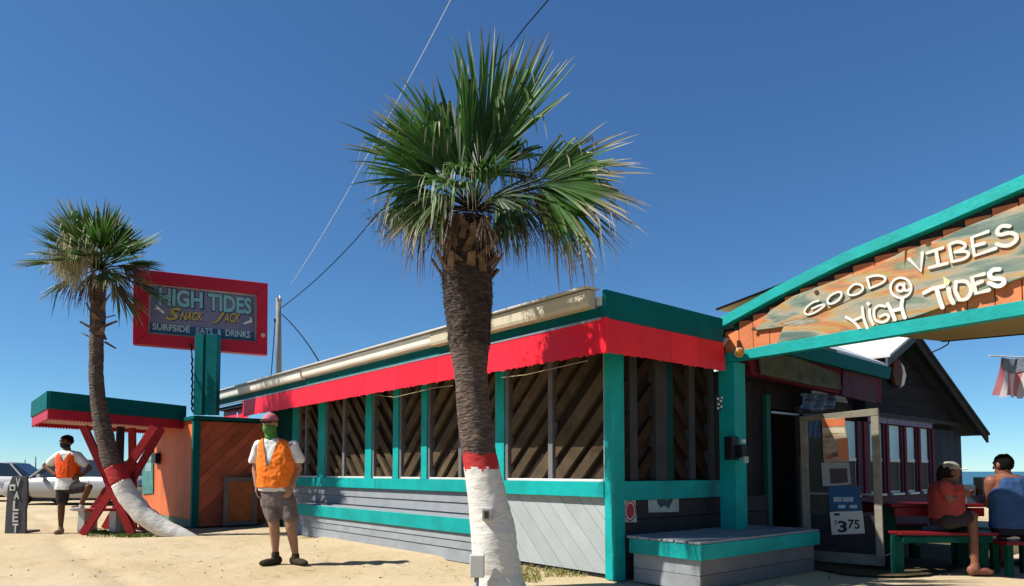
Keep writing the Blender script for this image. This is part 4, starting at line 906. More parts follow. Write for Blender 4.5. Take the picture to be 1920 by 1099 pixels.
def quadtext(body, q, d, mat, ex=.006, **k):
    """lettering fitted to a four cornered field of the sign (corners given as photo pixels: bl, br, tr, tl)"""
    c = [SP.hit(x, y, d) for x, y in q]; vs, fs = textmesh(body, Plane((0, 0, 0), (1, 0, 0), (0, 1, 0), (0, 0, 1)), 0, 0, 1, 1, 0, 1, **k); out = []
    for p in vs:
        s, t, e = p.x, p.y, p.z
        u = (c[0][0]*(1-s)+c[1][0]*s)*(1-t)+(c[3][0]*(1-s)+c[2][0]*s)*t; v = (c[0][1]*(1-s)+c[1][1]*s)*(1-t)+(c[3][1]*(1-s)+c[2][1]*s)*t
        out.append(SP.P(u, v, d+ex*e))
    return mesh('lettering', out, fs, mat, sg)
AQ = paint('aqua_letter_paint', (.20, .44, .47), .55, .15, .1, .2, (.2, .3, .33)); NAVY = paint('navy_letter_shadow', (.03, .06, .12), .6); GOLD = paint('gold_letter_paint', (.55, .40, .08), .5, .15, .1); PALE = paint('pale_letter_paint', (.50, .62, .66), .5)
quadtext('HIGH', ((296, 574), (383, 582), (383, 547), (297, 536)), -.0845, NAVY, bold=.06); quadtext('HIGH', ((297, 573), (380, 579), (380, 548), (298, 538)), -.077, AQ, bold=.035)
quadtext('TIDES', ((389, 584), (474, 592), (474, 558), (389, 548)), -.0845, NAVY, bold=.06); quadtext('TIDES', ((390, 582), (472, 590), (472, 559), (390, 549)), -.077, AQ, bold=.035)
for body, q in (('S', ((310, 600), (340, 602), (340, 578), (313, 576))), ('NACK', ((338, 600), (381, 602), (381, 586), (338, 584))), ('J', ((398, 606), (419, 607), (422, 586), (403, 585))), ('ACK', ((419, 604), (451, 606), (451, 588), (419, 586)))):
    quadtext(body, [(x+1.5, y+1.5) for x, y in q], -.0845, NAVY, bold=.05, shear=.3); quadtext(body, q, -.077, GOLD, bold=.02, shear=.3)
band = [SP.hit(x, y, -.084) for x, y in ((281, 623), (477, 639), (477, 623), (281, 605))]
plate('blue_band', SP, band, -.0848, -.081, paint('blue_band', (.02, .10, .20), .5, .2), sg)
for body, q in (('SURFSIDE', ((286, 618), (356, 624), (356, 612), (286, 606))), ('EATS', ((368, 626), (399, 628), (399, 616), (368, 614))), ('&', ((408, 628), (415, 629), (415, 618), (408, 617))), ('DRINKS', ((423, 630), (469, 634), (469, 622), (423, 618)))): quadtext(body, q, -.0805, PALE, ex=.003, bold=.02)
for q, m_ in ((((291, 570), (309, 586), (306, 588), (296, 580), (288, 580), (294, 577)), WHITE), (((455, 606), (470, 600), (468, 594), (472, 597), (473, 604), (458, 608)), WHITE)): plate('gull_shape', SP, [SP.hit(x, y, -.08) for x, y in q], -.0845, -.081, m_, sg)
bp_ = SP.hit(493, 629, .04); MB().disc(SP.P(*bp_, .035), SP.n, .045, 0, .04, 12).build('lamp_button', paint('pink_button', (.7, .3, .25), .4), sg)
for x0, x1 in ((361.5, 378), (383, 404)):
    a, b = PD(x0, 785, 13.15), PD(x1, 785, 13.15); t = PD(x0, 627, 13.15)
    MB().prism([V((p.x, p.y, HT+.076)) for p in (a, b, b+H_*.18, a+H_*.18)], (0, 0, 1), 0, t.z-HT-.076).build('post', paint('sign_post_teal', (.008, .17, .18), .5, .2, .2, .4, (.01, .07, .08)), sg, bevel=.006)
a, b = PD(376, 700, 13.2), PD(385, 700, 13.2)
for z0, z1 in ((2.25, 2.4), (3.3, 3.6)): MB().prism([V((p.x, p.y, z0)) for p in (a, b, b+H_*.1, a+H_*.1)], (0, 0, 1), 0, z1-z0).build('tie_block', TEALD, sg)
MB().tube([PD(358, 645, 13.2), PD(360, 665, 13.2), PD(361, 720, 13.1), PD(359, 760, 13.1)], .012, 6).build('conduit', BLACKW, sg)
ci = thing('hanging_rope', 'knotted dark rope hanging down the left side of the teal sign post', 'rope', PD(360, 700, 13.1))
MB().tube([PD(360+(2.0 if k % 2 else -1.0), 668+k*7, 13.08) for k in range(16)], .016, 5).build('rope', BLACKW, ci)

# canopy
cA = PD(92, 733, 11.5); cdir = R_*.358+H_*.934; cB = cA+cdir*2.85; cD = cA+V((0, 2.45, 0)); cC = cB+V((0, 2.45, 0))
zt_ = cA.z
cn = thing('canopy', 'flat topped canopy with teal edge, toothed red valance and crossed red legs', 'canopy', V(((cA.x+cC.x)/2, (cA.y+cC.y)/2, 0)))
def side(p, q, z0, z1, th, name, mat, off=0.0, teeth=False):
    d = (q-p); d.z = 0; L_ = d.length; d.normalize(); nn = V((d.y, -d.x, 0))
    cen = (cA+cC)/2
    if nn.dot(p-cen) < 0: nn = -nn
    pl_ = Plane(V((p.x, p.y, 0))+nn*off, d, Z_, nn)
    if not teeth: return plate(name, pl_, rect(0, L_, z0, z1), -th, 0, mat, cn, .004)
    n = int(L_/.06); pts = [(0, z1)]
    for i in range(n): pts += [(L_*i/n, z0+.02), (L_*(i+.5)/n, z0-.012)]
    pts += [(L_, z0+.02), (L_, z1)]
    return plate(name, pl_, pts, -th, 0, mat, cn)
for p, q in ((cA, cB), (cD, cA), (cB, cC), (cC, cD)):
    side(p, q, zt_-.30, zt_, .035, 'fascia_board', TEALD, .03); side(p, q, zt_-.48, zt_-.302, .015, 'valance', paint('valance_red', (.55, .02, .045), .5, .15, .1, .3, (.3, .05, .06)), .01, True)
MB().prism([V((p.x, p.y, zt_-.06)) for p in (cA, cB, cC, cD)], Z_, 0, .05).build('roof_deck', GREYF, cn)
MB().prism([V((p.x, p.y, zt_-.40)) for p in (cA, cB, cC, cD)], Z_, 0, .03).build('ceiling', paint('pinkish_ceiling', (.45, .22, .20), .7), cn)
for dd in (12.0, 13.3):
    s_ = dd/12.0
    for (x0, y0), (x1, y1), m_ in ((((157, 800), (243, 990), REDW), ((286, 800), (152, 1000), REDW)) if dd < 13 else (((196, 802), (268, 985), REDW), ((300, 802), (196, 985), REDW), ((244, 802), (246, 985), REDW), ((232, 870), (280, 802), REDW))):
        p = PD(x0, y0, dd); q = PD(x1, y1, dd); k_ = .0 if dd < 13 else 0
        t = (0-q.z)/(p.z-q.z); q = q+(p-q)*t; MB().beam(p+H_*(.07 if x0 > 200 else 0), q+H_*(.07 if x0 > 200 else 0), .06, .135, H_.cross(p-q)).build('crossed_leg', REDW, cn, bevel=.004)
p = PD(226, 800, 12.6); q = V((p.x, p.y, 0)); MB().beam(q, p, .12, .12, V((1, 0, 0))).build('centre_post', paint('dark_post', (.05, .03, .03), .7), cn, bevel=.004)
# low red seat and white step under the canopy
lb = thing('low_seat', 'low red plank seat with white legs under the canopy', 'seat', PG(170, 985))
a, b = PD(138, 955, 12.35), PD(240, 955, 12.35); zt2 = PD(150, 955, 12.35).z
for k in range(3): MB().prism([V((p.x, p.y, zt2-.035))+H_*(.15*k) for p in (a, b, b+H_*.145, a+H_*.145)], Z_, 0, .035).build('seat_plank', REDW, lb, bevel=.003)
for x in (146, 205): 
    a = PD(x, 960, 12.4); MB().prism([V((p.x, p.y, 0)) for p in (a, a+R_*.12, a+R_*.12+H_*.4, a+H_*.4)], Z_, 0, zt2-.036).build('leg', WHITE, lb, bevel=.003)
# VALET board
vb = thing('valet_sign', 'grey upright plank sign with white letters VALET standing in the sand', 'sign', PG(30, 1001))
v0 = PG(8, 1001); vd = v0; VP = Plane((v0.x, v0.y, 0), R_, Z_, -H_)
vh = VP.hit(30, 893)[1]; vw = VP.hit(49, 960)[0]
VG = paint('valet_board_grey', (.10, .10, .11), .7, .2, .3, .4, (.2, .19, .17))
plate('board', VP, [(0, 0), (vw, 0), (vw*.97, vh*.40), (vw*1.02, vh*.62), (vw*.99, vh), (vw*.28, vh), (vw*.24, vh*.97), (vw*.06, vh*.8), (vw*.03, vh*.5)], -.05, 0, VG, vb, .006)
for k, (ch, y0, y1, x0, x1) in enumerate((('V', 896, 913, 30, 39), ('A', 921, 936, 27, 37), ('L', 939, 958, 25, 36), ('E', 961, 979, 24, 35), ('T', 982, 999, 24, 35))):
    a = VP.hit(x0, y1); b = VP.hit(x1, y0); text('letter', ch, VP, a[0], a[1], b[0]-a[0], b[1]-a[1], .001, .012, WHITE, vb, bold=.02)
a = VP.hit(19, 920); b = VP.hit(30, 909); plate('socket_plate', VP, rect(a[0], b[0], a[1], b[1]), .001, .02, WHITEP, vb, .003)
a = VP.hit(22, 917); b = VP.hit(27, 912); plate('socket', VP, rect(a[0], b[0], a[1], b[1]), .021, .024, BLACK, vb)
MB().prism([VP.P(.05, 0, -.05), VP.P(vw-.05, 0, -.05), VP.P(vw-.05, 0, -.45), VP.P(.05, 0, -.45)], Z_, 0, .04).build('foot', VG, vb)

# ================================================================== CARS
def car(name, label, cx_px, dist, heading_vec, body, L_=4.6, Hc=1.46, Wc=1.78, truck=False):
    base = PD(cx_px, 950, dist); base.z = 0
    X = V(heading_vec).normalized(); Y = Z_.cross(X); t_ = thing(name, label, 'car', base)
    P_ = lambda x, y, z: base+X*x+Y*y+Z_*z
    st_ = [(-.5, .52, .62, .80), (-.485, .34, .80, .90), (-.44, .24, .90, .97), (-.33, .20, .93, 1), (-.16, .19, .94, 1), (.10, .19, .92, 1), (.24, .20, .90, 1), (.36, .20, .84, .98), (.45, .24, .76, .93), (.49, .32, .66, .86), (.5, .45, .56, .78)]
    rings = []
    for x, zb, zt, wf in st_:
        w_ = Wc/2*wf; x *= L_
        rings.append([P_(x, -w_*.86, zb), P_(x, -w_, zb+.12), P_(x, -w_, zb+(zt-zb)*.62), P_(x, -w_*.95, zt-.03), P_(x, -w_*.82, zt), P_(x, 0, zt+.03), P_(x, w_*.82, zt), P_(x, w_*.95, zt-.03), P_(x, w_, zb+(zt-zb)*.62), P_(x, w_, zb+.12), P_(x, w_*.86, zb)])
    MB().loft(rings).build('body', body, t_, True)
    cab = [(-.40, .90, .0), (-.26, Hc-.06, .55), (-.12, Hc, .9), (.06, Hc-.01, .9), (.15, Hc-.08, .7), (.33, .86, .0)] if not truck else [(-.47, .9, 0), (-.44, Hc-.05, .8), (-.2, Hc, .9), (.1, Hc, .9), (.2, Hc-.1, .7), (.33, .9, 0)]
    rings = []; 
    for x, zt, k in cab:
        w0 = Wc/2*.93; w1 = Wc/2*(.93-.2*(zt-.88)/.6); rings.append([P_(x*L_, -w0, .86), P_(x*L_, -w1, zt-.03), P_(x*L_, -w1*.85, zt), P_(x*L_, w1*.85, zt), P_(x*L_, w1, zt-.03), P_(x*L_, w0, .86)])
    MB().loft(rings).build('window_band', glass('car_glass', (.02, .028, .035), .05), t_, False)
    rf = [(x, z, k) for x, z, k in cab if k > .5]; rings = []
    for x, zt, k in rf:
        w1 = Wc/2*(.93-.2*(zt-.88)/.6)*.99; rings.append([P_(x*L_, -w1, zt-.07), P_(x*L_, -w1*.88, zt+.012), P_(x*L_, 0, zt+.035), P_(x*L_, w1*.88, zt+.012), P_(x*L_, w1, zt-.07)])
    MB().loft(rings).build('roof', body, t_, True)
    for x, x2 in ((-.24, -.34), (-.03, -.03), (.13, .27)):
        for s in (-1, 1):
            w1 = Wc/2*.80; w0 = Wc/2*.935; MB().beam(P_(x*L_, s*w1*1.0, Hc-.06), P_(x2*L_, s*w0, .88), .06, .05, X).build('pillar', body, t_)
    for x in (-.31, .32):
        for s in (-1, 1):
            c_ = P_(x*L_, s*(Wc/2-.10), .32); wob = MB().disc(c_, Y*s, .33, -.1, .12, 22).build('wheel', paint('tyre', (.02, .02, .02), .8), t_, bevel=.02)
            o_ = MB().disc(c_, Y*s, .20, .121, .135, 14).build('rim', METAL, wob); o_.location = (0, 0, 0)
    for s in (-1, 1):
        for x in (-.16, .055):
            MB().prism([P_(x*L_, s*(Wc/2+.002), .3), P_(x*L_+.012, s*(Wc/2+.002), .3), P_(x*L_+.012, s*(Wc/2-.01), .85), P_(x*L_, s*(Wc/2-.01), .85)], Y*s, 0, .003).build('door_seam', BLACK, t_)
        MB().box(0, 1, 0, 1, 0, 1) if 0 else MB().beam(P_(.495*L_, s*.55, .62), P_(.47*L_, s*.82, .64), .1, .13).build('headlight', glass('headlamp', (.6, .62, .62), .1), t_)
        MB().beam(P_(.17*L_, s*(Wc/2-.02), .93), P_(.17*L_, s*(Wc/2+.17), .96), .12, .11).build('mirror', body, t_)
    MB().box(0, 0, 0, 0, 0, 0) if 0 else MB().beam(P_(-.33*L_, 0, .2), P_(.35*L_, 0, .2), Wc*.9, .10).build('sill_trim', BLACK, t_)
    return t_
SILV = paint('silver_car_paint', (.50, .49, .47), .3, .03, 0, .1, (.4, .36, .3), metal=.3); WCAR = paint('white_car_paint', (.72, .72, .72), .3, .03, 0)
car('parked_car', 'silver sedan parked side on behind the man with raised foot', 158, 23.5, -R_+H_*.10, SILV, 5.0, 1.50)
car('parked_car', 'white car at the far left edge half hidden behind the valet sign', -28, 26, -R_*.9-H_*.2, WCAR, 4.6, 1.45)
car('parked_car', 'white car glimpsed in the gap between the canopy legs and the orange hut', 292, 27, -R_+H_*.05, WCAR, 4.5, 1.5)
# low scrub on the skyline at far left
rn = random.Random(12)
for k, (px, d, h_) in enumerate(((-18, 130, 2.0), (14, 110, 1.6), (38, 150, 1.9), (60, 170, 1.3))):
    b = PD(px, 884, d); b.z = 0; mb = MB()
    for i in range(260):
        a = rn.uniform(0, 6.28); r_ = rn.random()**.5*3.2; zz = rn.random()*h_*(1-r_/4.2); c = b+V((math.cos(a)*r_, math.sin(a)*r_, zz)); e1 = V((rn.uniform(-1, 1), rn.uniform(-1, 1), rn.uniform(-.3, 1))).normalized()*.35; e2 = V((rn.uniform(-1, 1), rn.uniform(-1, 1), rn.uniform(-1, 1))).normalized()*.22
        mb.add([c-e1, c+e2, c+e1, c-e2], [(0, 1, 2, 3)])
    tag(mb.build('scrub_bush', paint('scrub_leaf', (.10, .11, .07), .8, .3, 0), None), ['low olive scrub bush at the extreme left of the skyline', 'low scrub bush on the skyline left of the valet sign', 'wide scrub bush on the skyline above the valet sign', 'small scrub bush on the skyline right of the valet sign'][k], 'bush', 'scrub bushes on the skyline')
for px, y0 in ((67, 856), (47, 862)):
    b = PD(px, 884, 120); t = PD(px, y0, 120); b.z = 0
    tag(MB().tube([b, t], [.12, .08], 6).build('distant_pole', GREYF, None, True), 'taller thin pole on the far skyline' if px > 60 else 'shorter thin pole on the far skyline, farther left', 'pole')

# ================================================================== PALMS
def frond(parent, hub, base, tip, n, spread, nseg, mat, rn, droop=.18, limp=.3, dry=0.0, wk=1.0, name='frond'):
    hub, base, tip = V(hub), V(base), V(tip); a = (tip-base); R = a.length; a.normalize(); n = V(n); n = (n-a*n.dot(a)).normalized(); s = a.cross(n)
    mb = MB(); mid = hub.lerp(base, .5)+V((0, 0, .05*(base-hub).length))
    mb.tube([hub, mid, base, base+a*.06], [.016, .012, .009, .004], 5)
    wmax = R*2*spread/nseg*.62*wk; T = (0, .14, .34, .54, .74, .88, 1)
    for i in range(nseg):
        th = -spread+2*spread*(i+.5)/nseg+rn.uniform(-.03, .03); L = R*(1-.28*(th/max(spread, .1))**2)*rn.uniform(.86, 1.06)
        d = a*math.cos(th)+s*math.sin(th)+n*(abs(th)*.22+rn.uniform(-.05, .05)); d.normalize(); dd = droop*rn.uniform(.6, 1.5); lm = rn.random() < limp; kink = rn.uniform(.55, .8)
        wdir = d.cross(n).normalized(); tw = rn.uniform(-.5, .5); wdir = (wdir*math.cos(tw)+n*math.sin(tw)).normalized(); vs = []; fs = []; at = []
        dryk = dry+(rn.uniform(.0, .22))
        side = wdir*rn.uniform(-.07, .07)*L
        for t in T:
            p = base+d*(L*t)+side*t*t; p.z -= dd*L*t*t
            if lm and t > kink: p = p-d*(L*(t-kink)*.75); p.z -= L*(t-kink)*.9
            wv = wmax*(.35+1.3*t if t < .5 else 1.0*(1-((t-.5)/.5)**1.4))*.5+.0006
            vs += [p-wdir*wv+n*wv*.35, p, p+wdir*wv+n*wv*.35]; at += [min(1, max(0.001, t*.84+dryk-.05))]*3
        for k in range(len(T)-1):
            q = k*3; fs += [(q, q+1, q+4, q+3), (q+1, q+2, q+5, q+4)]
        mb.add(vs, fs, 0, at)
    return mb.build(name, mat, parent, True)
def trunk(parent, pts, name='trunk', bands=(), bark=BARK, seg=44, rough=.02, fuzz=None):
    """pts: (centre, radius) list from the ground up; bands: (z0, z1, material)"""
    P = []; 
    for i in range(len(pts)-1):
        c0, r0 = pts[i]; c1, r1 = pts[i+1]; n = max(2, int((c1-c0).length/.022))
        for k in range(n): t = k/n; P.append((c0.lerp(c1, t), r0+(r1-r0)*t))
    P.append(pts[-1])
    out = []
    for j, (c, r) in enumerate(P):
        ring = []
        for k in range(seg):
            th = 2*math.pi*k/seg; dv = V((math.cos(th), math.sin(th), 0)); q = c+dv*r
            rr = r*(1+.05*noise.noise(q*5)+rough*1.6*noise.noise(V((q.x*14, q.y*14, q.z*40)))+rough*.18*math.sin(c.z*75+4*noise.noise(q*4))+rough*.8*noise.noise(V((q.x*45, q.y*45, q.z*20))))
            if fuzz and c.z > fuzz: rr += .02*noise.noise(V((q.x*30, q.y*30, q.z*16)))
            ring.append(c+dv*rr)
        out.append(ring)
    objs = []; zs = [p[0].z for p in P]
    edges = sorted(bands, key=lambda b: b[0])
    def bz(q): return q.z+.035*noise.noise(q*9)+.02*noise.noise(q*30)
    for z0, z1, nm, mt in edges:
        vs = [p for r in out for p in r]; fs = []
        for i in range(len(out)-1):
            for k in range(seg):
                a = i*seg+k; b = i*seg+(k+1) % seg; f = (a, b, b+seg, a+seg)
                if z0 <= bz((vs[a]+vs[b+seg])*.5) < z1: fs.append(f)
        used = sorted({i for f in fs for i in f}); mp = {k: i for i, k in enumerate(used)}
        MB().add([vs[k] for k in used], [tuple(mp[i] for i in f) for f in fs]).build(nm, mt, parent, True)
# the tall palm in front of the restaurant
rn = random.Random(21); DP_ = 6.5
base = PD(936, 1108, DP_); base.z = 0
palm = thing('palm_tree', 'tall fan palm with whitewashed trunk and red band in front of the restaurant', 'palm tree', base)
prof = [(1130, 940, 52), (1075, 933, 44), (1000, 925, 42), (950, 918, 38), (880, 904, 34), (850, 898, 33), (780, 890, 32), (720, 884, 31), (690, 882, 32), (650, 880, 37), (600, 879, 42), (560, 877, 45), (520, 876, 46), (490, 876, 44), (450, 878, 40), (410, 882, 30)]
tp = [(PD(x, y, DP_), r*DP_/FPX) for y, x, r in prof]; tp[0][0].z = -.05
zw = PD(900, 879, DP_).z; zr = PD(900, 849, DP_).z
trunk(palm, tp, bands=((-1, zw, 'whitewashed_trunk', WASH), (zw, zr, 'red_band', REDB), (zr, PD(880, 648, DP_).z, 'trunk', BARK), (PD(880, 648, DP_).z, 9, 'fibrous_trunk', BARKD)), fuzz=PD(880, 650, DP_).z)
hub = PD(888, 395, DP_)
# criss-crossed cut leaf bases under the crown
for k in range(46):
    th = k*2.399; lev = k/46; c = PD(876+2*lev, 522-85*lev, DP_); r_ = (47-12*lev)*DP_/FPX*.98; dv = V((math.cos(th), math.sin(th), 0)); tg = V((-dv.y, dv.x, 0)); up_ = (dv*.42+V((0, 0, 1))+tg*rn.uniform(-.9, .9)).normalized(); b = c+dv*r_*.9-up_*.06; L = rn.uniform(.16, .27)
    wd0, wd1 = rn.uniform(.09, .13), rn.uniform(.045, .07); nn = up_.cross(tg).normalized(); nn = nn if nn.dot(dv) > 0 else -nn
    q = [b-tg*wd0/2, b+tg*wd0/2, b+up_*L+tg*wd1/2+dv*.05, b+up_*(L*rn.uniform(.85, 1.1))-tg*wd1/2+dv*.05]
    MB().prism(q, nn, -.008, .014).build('leaf_base', BOOT, palm)
# fibre and fuzz on the upper trunk
mb = MB()
for k in range(3200):
    th = rn.uniform(0, 6.283); y = rn.uniform(412, 655); i = next(j for j in range(len(prof)-1) if prof[j][0] >= y >= prof[j+1][0]); f = (prof[i][0]-y)/(prof[i][0]-prof[i+1][0]); x = prof[i][1]+(prof[i+1][1]-prof[i][1])*f; r_ = (prof[i][2]+(prof[i+1][2]-prof[i][2])*f)*DP_/FPX
    dv = V((math.cos(th), math.sin(th), 0)); c = PD(x, y, DP_)+dv*r_*.97; d = (dv*rn.uniform(.3, 1)+V((rn.uniform(-.8, .8), rn.uniform(-.8, .8), rn.uniform(-1.2, .4)))).normalized(); L = rn.uniform(.02, .06)*(1.6 if y < 520 else 1); sd = d.cross(dv).normalized()*.0035
    mb.add([c-sd, c+sd, c+d*L-V((0, 0, L*.3))], [(0, 1, 2)])
mb.build('trunk_fibre', FIBRE, palm, kind='stuff')
def hero(palm, hub, D, b, t, db, dt, spread, nseg, mat, droop=.15, limp=.3, nrm=None, dry=0, wk=1.0):
    n = nrm if nrm is not None else (-H_+V((0, 0, .5)))
    return frond(palm, hub, PD(b[0], b[1], D+db), PD(t[0], t[1], D+dt), n, rad(spread), nseg, mat, rn, droop, limp, dry, wk)
FRONT = -H_+V((0, 0, .35)); EDGE = R_*.9-H_*.4; EDGL = -R_*.8-H_*.5+V((0, 0, .3))
HR = [((922, 300), (1045, 45), -.2, -.3, 24, 22, LEAF, .04, .15, FRONT, .02), ((905, 300), (940, 15), .1, .1, 24, 22, LEAF, .02, .1, FRONT, 0), ((880, 315), (862, 62), -.1, -.2, 22, 18, LEAF, .03, .15, EDGE, 0),
      ((862, 320), (798, 88), .2, .35, 26, 20, LEAF, .05, .2, FRONT, .02), ((838, 325), (738, 135), -.3, -.5, 34, 26, LEAF, .08, .2, FRONT, .1), ((818, 330), (662, 176), -.1, -.2, 34, 28, LEAF, .10, .25, FRONT, .12),
      ((808, 345), (648, 282), -.35, -.7, 42, 34, LEAF, .12, .3, FRONT, .05), ((812, 360), (690, 375), -.2, -.5, 38, 30, LEAF, .18, .4, FRONT, .08), ((835, 365), (730, 420), -.4, -.8, 36, 26, LEAFY, .22, .5, FRONT, .15),
      ((1015, 335), (1202, 236), -.35, -.5, 34, 30, LEAF, .10, .35, FRONT, .16), ((1020, 345), (1238, 335), -.45, -.7, 32, 30, LEAF, .14, .4, FRONT, .18), ((1010, 352), (1185, 415), -.3, -.5, 34, 28, LEAF, .22, .5, FRONT, .14), ((1000, 362), (1130, 450), -.2, -.3, 30, 24, LEAFY, .3, .6, FRONT, .12),
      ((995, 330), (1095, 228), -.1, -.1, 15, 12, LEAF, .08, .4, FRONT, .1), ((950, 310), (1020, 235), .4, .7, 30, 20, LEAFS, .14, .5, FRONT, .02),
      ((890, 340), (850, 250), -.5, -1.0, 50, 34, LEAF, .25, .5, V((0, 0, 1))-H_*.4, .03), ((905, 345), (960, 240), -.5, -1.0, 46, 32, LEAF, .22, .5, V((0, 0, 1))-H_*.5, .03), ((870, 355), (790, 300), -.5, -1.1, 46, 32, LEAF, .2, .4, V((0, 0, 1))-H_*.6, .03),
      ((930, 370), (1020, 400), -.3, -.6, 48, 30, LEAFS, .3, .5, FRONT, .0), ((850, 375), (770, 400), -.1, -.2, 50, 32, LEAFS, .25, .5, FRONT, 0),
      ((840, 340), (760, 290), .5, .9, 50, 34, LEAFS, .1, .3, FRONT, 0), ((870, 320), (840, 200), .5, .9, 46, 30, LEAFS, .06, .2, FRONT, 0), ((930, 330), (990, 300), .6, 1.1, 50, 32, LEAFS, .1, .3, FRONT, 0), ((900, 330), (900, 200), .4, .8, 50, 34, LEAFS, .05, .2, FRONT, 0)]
for b, t, db, dt, sp, ns, mt, dr, lm, nm_, dry in HR: hero(palm, hub, DP_, b, t, db, dt, sp, int(ns*1.1), mt, dr*1.5+.03, lm+.15, nm_, dry*(1.0 if b[0] > 980 else .4), 1.35)
# dead and drooping fronds
for b, t, db, dt, sp, ns in (((845, 400), (800, 478), -.3, -.4, 30, 22), ((905, 400), (915, 462), -.35, -.45, 26, 18), ((860, 395), (835, 455), -.4, -.5, 22, 14), ((930, 400), (950, 470), -.25, -.35, 26, 16), ((935, 390), (985, 462), -.2, -.3, 34, 26), ((965, 375), (1045, 452), -.2, -.2, 36, 28), ((1000, 370), (1100, 448), -.1, -.2, 34, 26), ((815, 385), (740, 440), .0, .1, 36, 28), ((780, 380), (700, 425), .1, .2, 36, 26), ((900, 405), (925, 470), .3, .4, 30, 22), ((955, 395), (1000, 455), .4, .6, 34, 24), ((800, 395), (770, 490), -.1, -.1, 22, 16)):
    frond(palm, hub, PD(*b, DP_+db), PD(*t, DP_+dt), FRONT, rad(sp), ns, LEAFD, rn, .35, .6, 0, .7, 'dead_frond')
# dark fibre tangle between the fronds
mb = MB()
for k in range(4200):
    th = rn.random(); px, py = [(840, 415), (950, 392), (752, 408), (1000, 350), (885, 410)][int(th*5)]; sg_ = [(34, 14), (46, 22), (26, 12), (24, 26), (40, 24)][int(th*5)]
    c = PD(rn.gauss(px, sg_[0]), rn.gauss(py, sg_[1]), DP_+rn.gauss(0, .2)); d = V((rn.uniform(-1, 1), rn.uniform(-1, 1), rn.uniform(-1.3, .5))).normalized(); L = rn.uniform(.05, .16); sd = d.orthogonal().normalized()*.003; m_ = c+d*L*.5+V((rn.uniform(-.02, .02), rn.uniform(-.02, .02), 0))
    mb.add([c-sd, c+sd, m_+sd, m_-sd, c+d*L-V((0, 0, L*.3))], [(0, 1, 2, 3), (3, 2, 4)])
mb.build('seed_stalk_tangle', FIBRE, palm, kind='stuff')
ob = thing('outlet_box', 'small grey outlet box with a dark cover on the whitewashed palm trunk', 'outlet box', PD(914, 965, DP_-.22))
q = Plane(PD(904, 976, 6.27), R_, Z_, -H_); MB().prism([q.P(0, 0), q.P(.095, 0), q.P(.095, .105), q.P(0, .105)], q.n, -.06, .03).build('box', METAL, ob, bevel=.006); MB().prism([q.P(.02, .02), q.P(.062, .02), q.P(.062, .085), q.P(.02, .085)], q.n, .031, .038).build('cover', paint('brown_cover', (.10, .07, .06), .5), ob)
ob = thing('utility_box', 'pale grey utility box with conduit at the foot of the whitewashed palm', 'utility box', PD(895, 1075, 6.1))
q = Plane(PD(881, 1085, 6.2), R_, Z_, -H_); q.p0.z = .0; hb = PD(881, 1040, 6.2).z
MB().prism([q.P(0, hb-.2), q.P(.13, hb-.2), q.P(.13, hb), q.P(0, hb)], q.n, -.06, .04).build('box', paint('utility_grey', (.55, .54, .5), .5, .1, .1, .3), ob, bevel=.008); MB().tube([q.P(.06, -.05), q.P(.06, hb-.201)], .022, 8).build('conduit', METAL, ob, True)

# the leaning palm at left
rn = random.Random(33); D2 = 11.7
prof2 = [(1030, 392, 12), (1006, 342, 17), (990, 304, 20), (965, 268, 21.5), (930, 240, 21.5), (905, 227, 21), (875, 213, 20), (850, 204, 19), (800, 192, 17.5), (750, 184, 15.5), (700, 180, 14), (650, 181, 14), (625, 182, 14), (600, 183, 15.5), (575, 184, 15), (545, 185, 13), (520, 186, 11)]
palm2 = thing('palm_tree', 'shorter palm with a curved leaning trunk, whitewashed foot and red band, beside the orange hut', 'palm tree', PG(330, 1003))
palm2['label'] = 'shorter fan palm with a curved leaning trunk beside the orange hut'
mbx = []
P = [(PD(x, y, D2), .86*r*D2/FPX) for y, x, r in prof2]
def seg_trunk(nm, i0, i1, mt):
    pts = []; rs = []
    for i in range(i0, i1):
        for k in range(8): t = k/8; pts.append(P[i][0].lerp(P[i+1][0], t)); rs.append((P[i][1]*(1-t)+P[i+1][1]*t)*(1+.012*math.sin((i*8+k)*2.4)))
    pts.append(P[i1][0]); rs.append(P[i1][1]); o = MB().tube(pts, rs, 20).build(nm, mt, palm2, True)
    for v in o.data.vertices: v.co += v.normal*.012*noise.noise(v.co*9)
seg_trunk('whitewashed_trunk', 0, 5, WASH); seg_trunk('red_band', 5, 6, REDB); seg_trunk('trunk', 6, len(P)-1, BARK)
hub2 = PD(186, 505, D2)
for k in range(22):
    th = k*2.399; lev = k/22; c = PD(184, 640-125*lev, D2); r_ = 15*D2/FPX*.9; dv = V((math.cos(th), math.sin(th), 0)); tg = V((-dv.y, dv.x, 0)); up_ = (dv*(1.1 if k < 9 else .5)+V((0, 0, (.5 if k % 3 else -.6) if k < 9 else 1))).normalized(); b = c+dv*r_*.8; L = rn.uniform(.14, .24); nn = up_.cross(tg).normalized()
    MB().prism([b-tg*.05, b+tg*.05, b+up_*L+tg*.018, b+up_*L-tg*.018], nn, -.008, .012).build('leaf_base', BOOT if k % 3 else BARK, palm2)
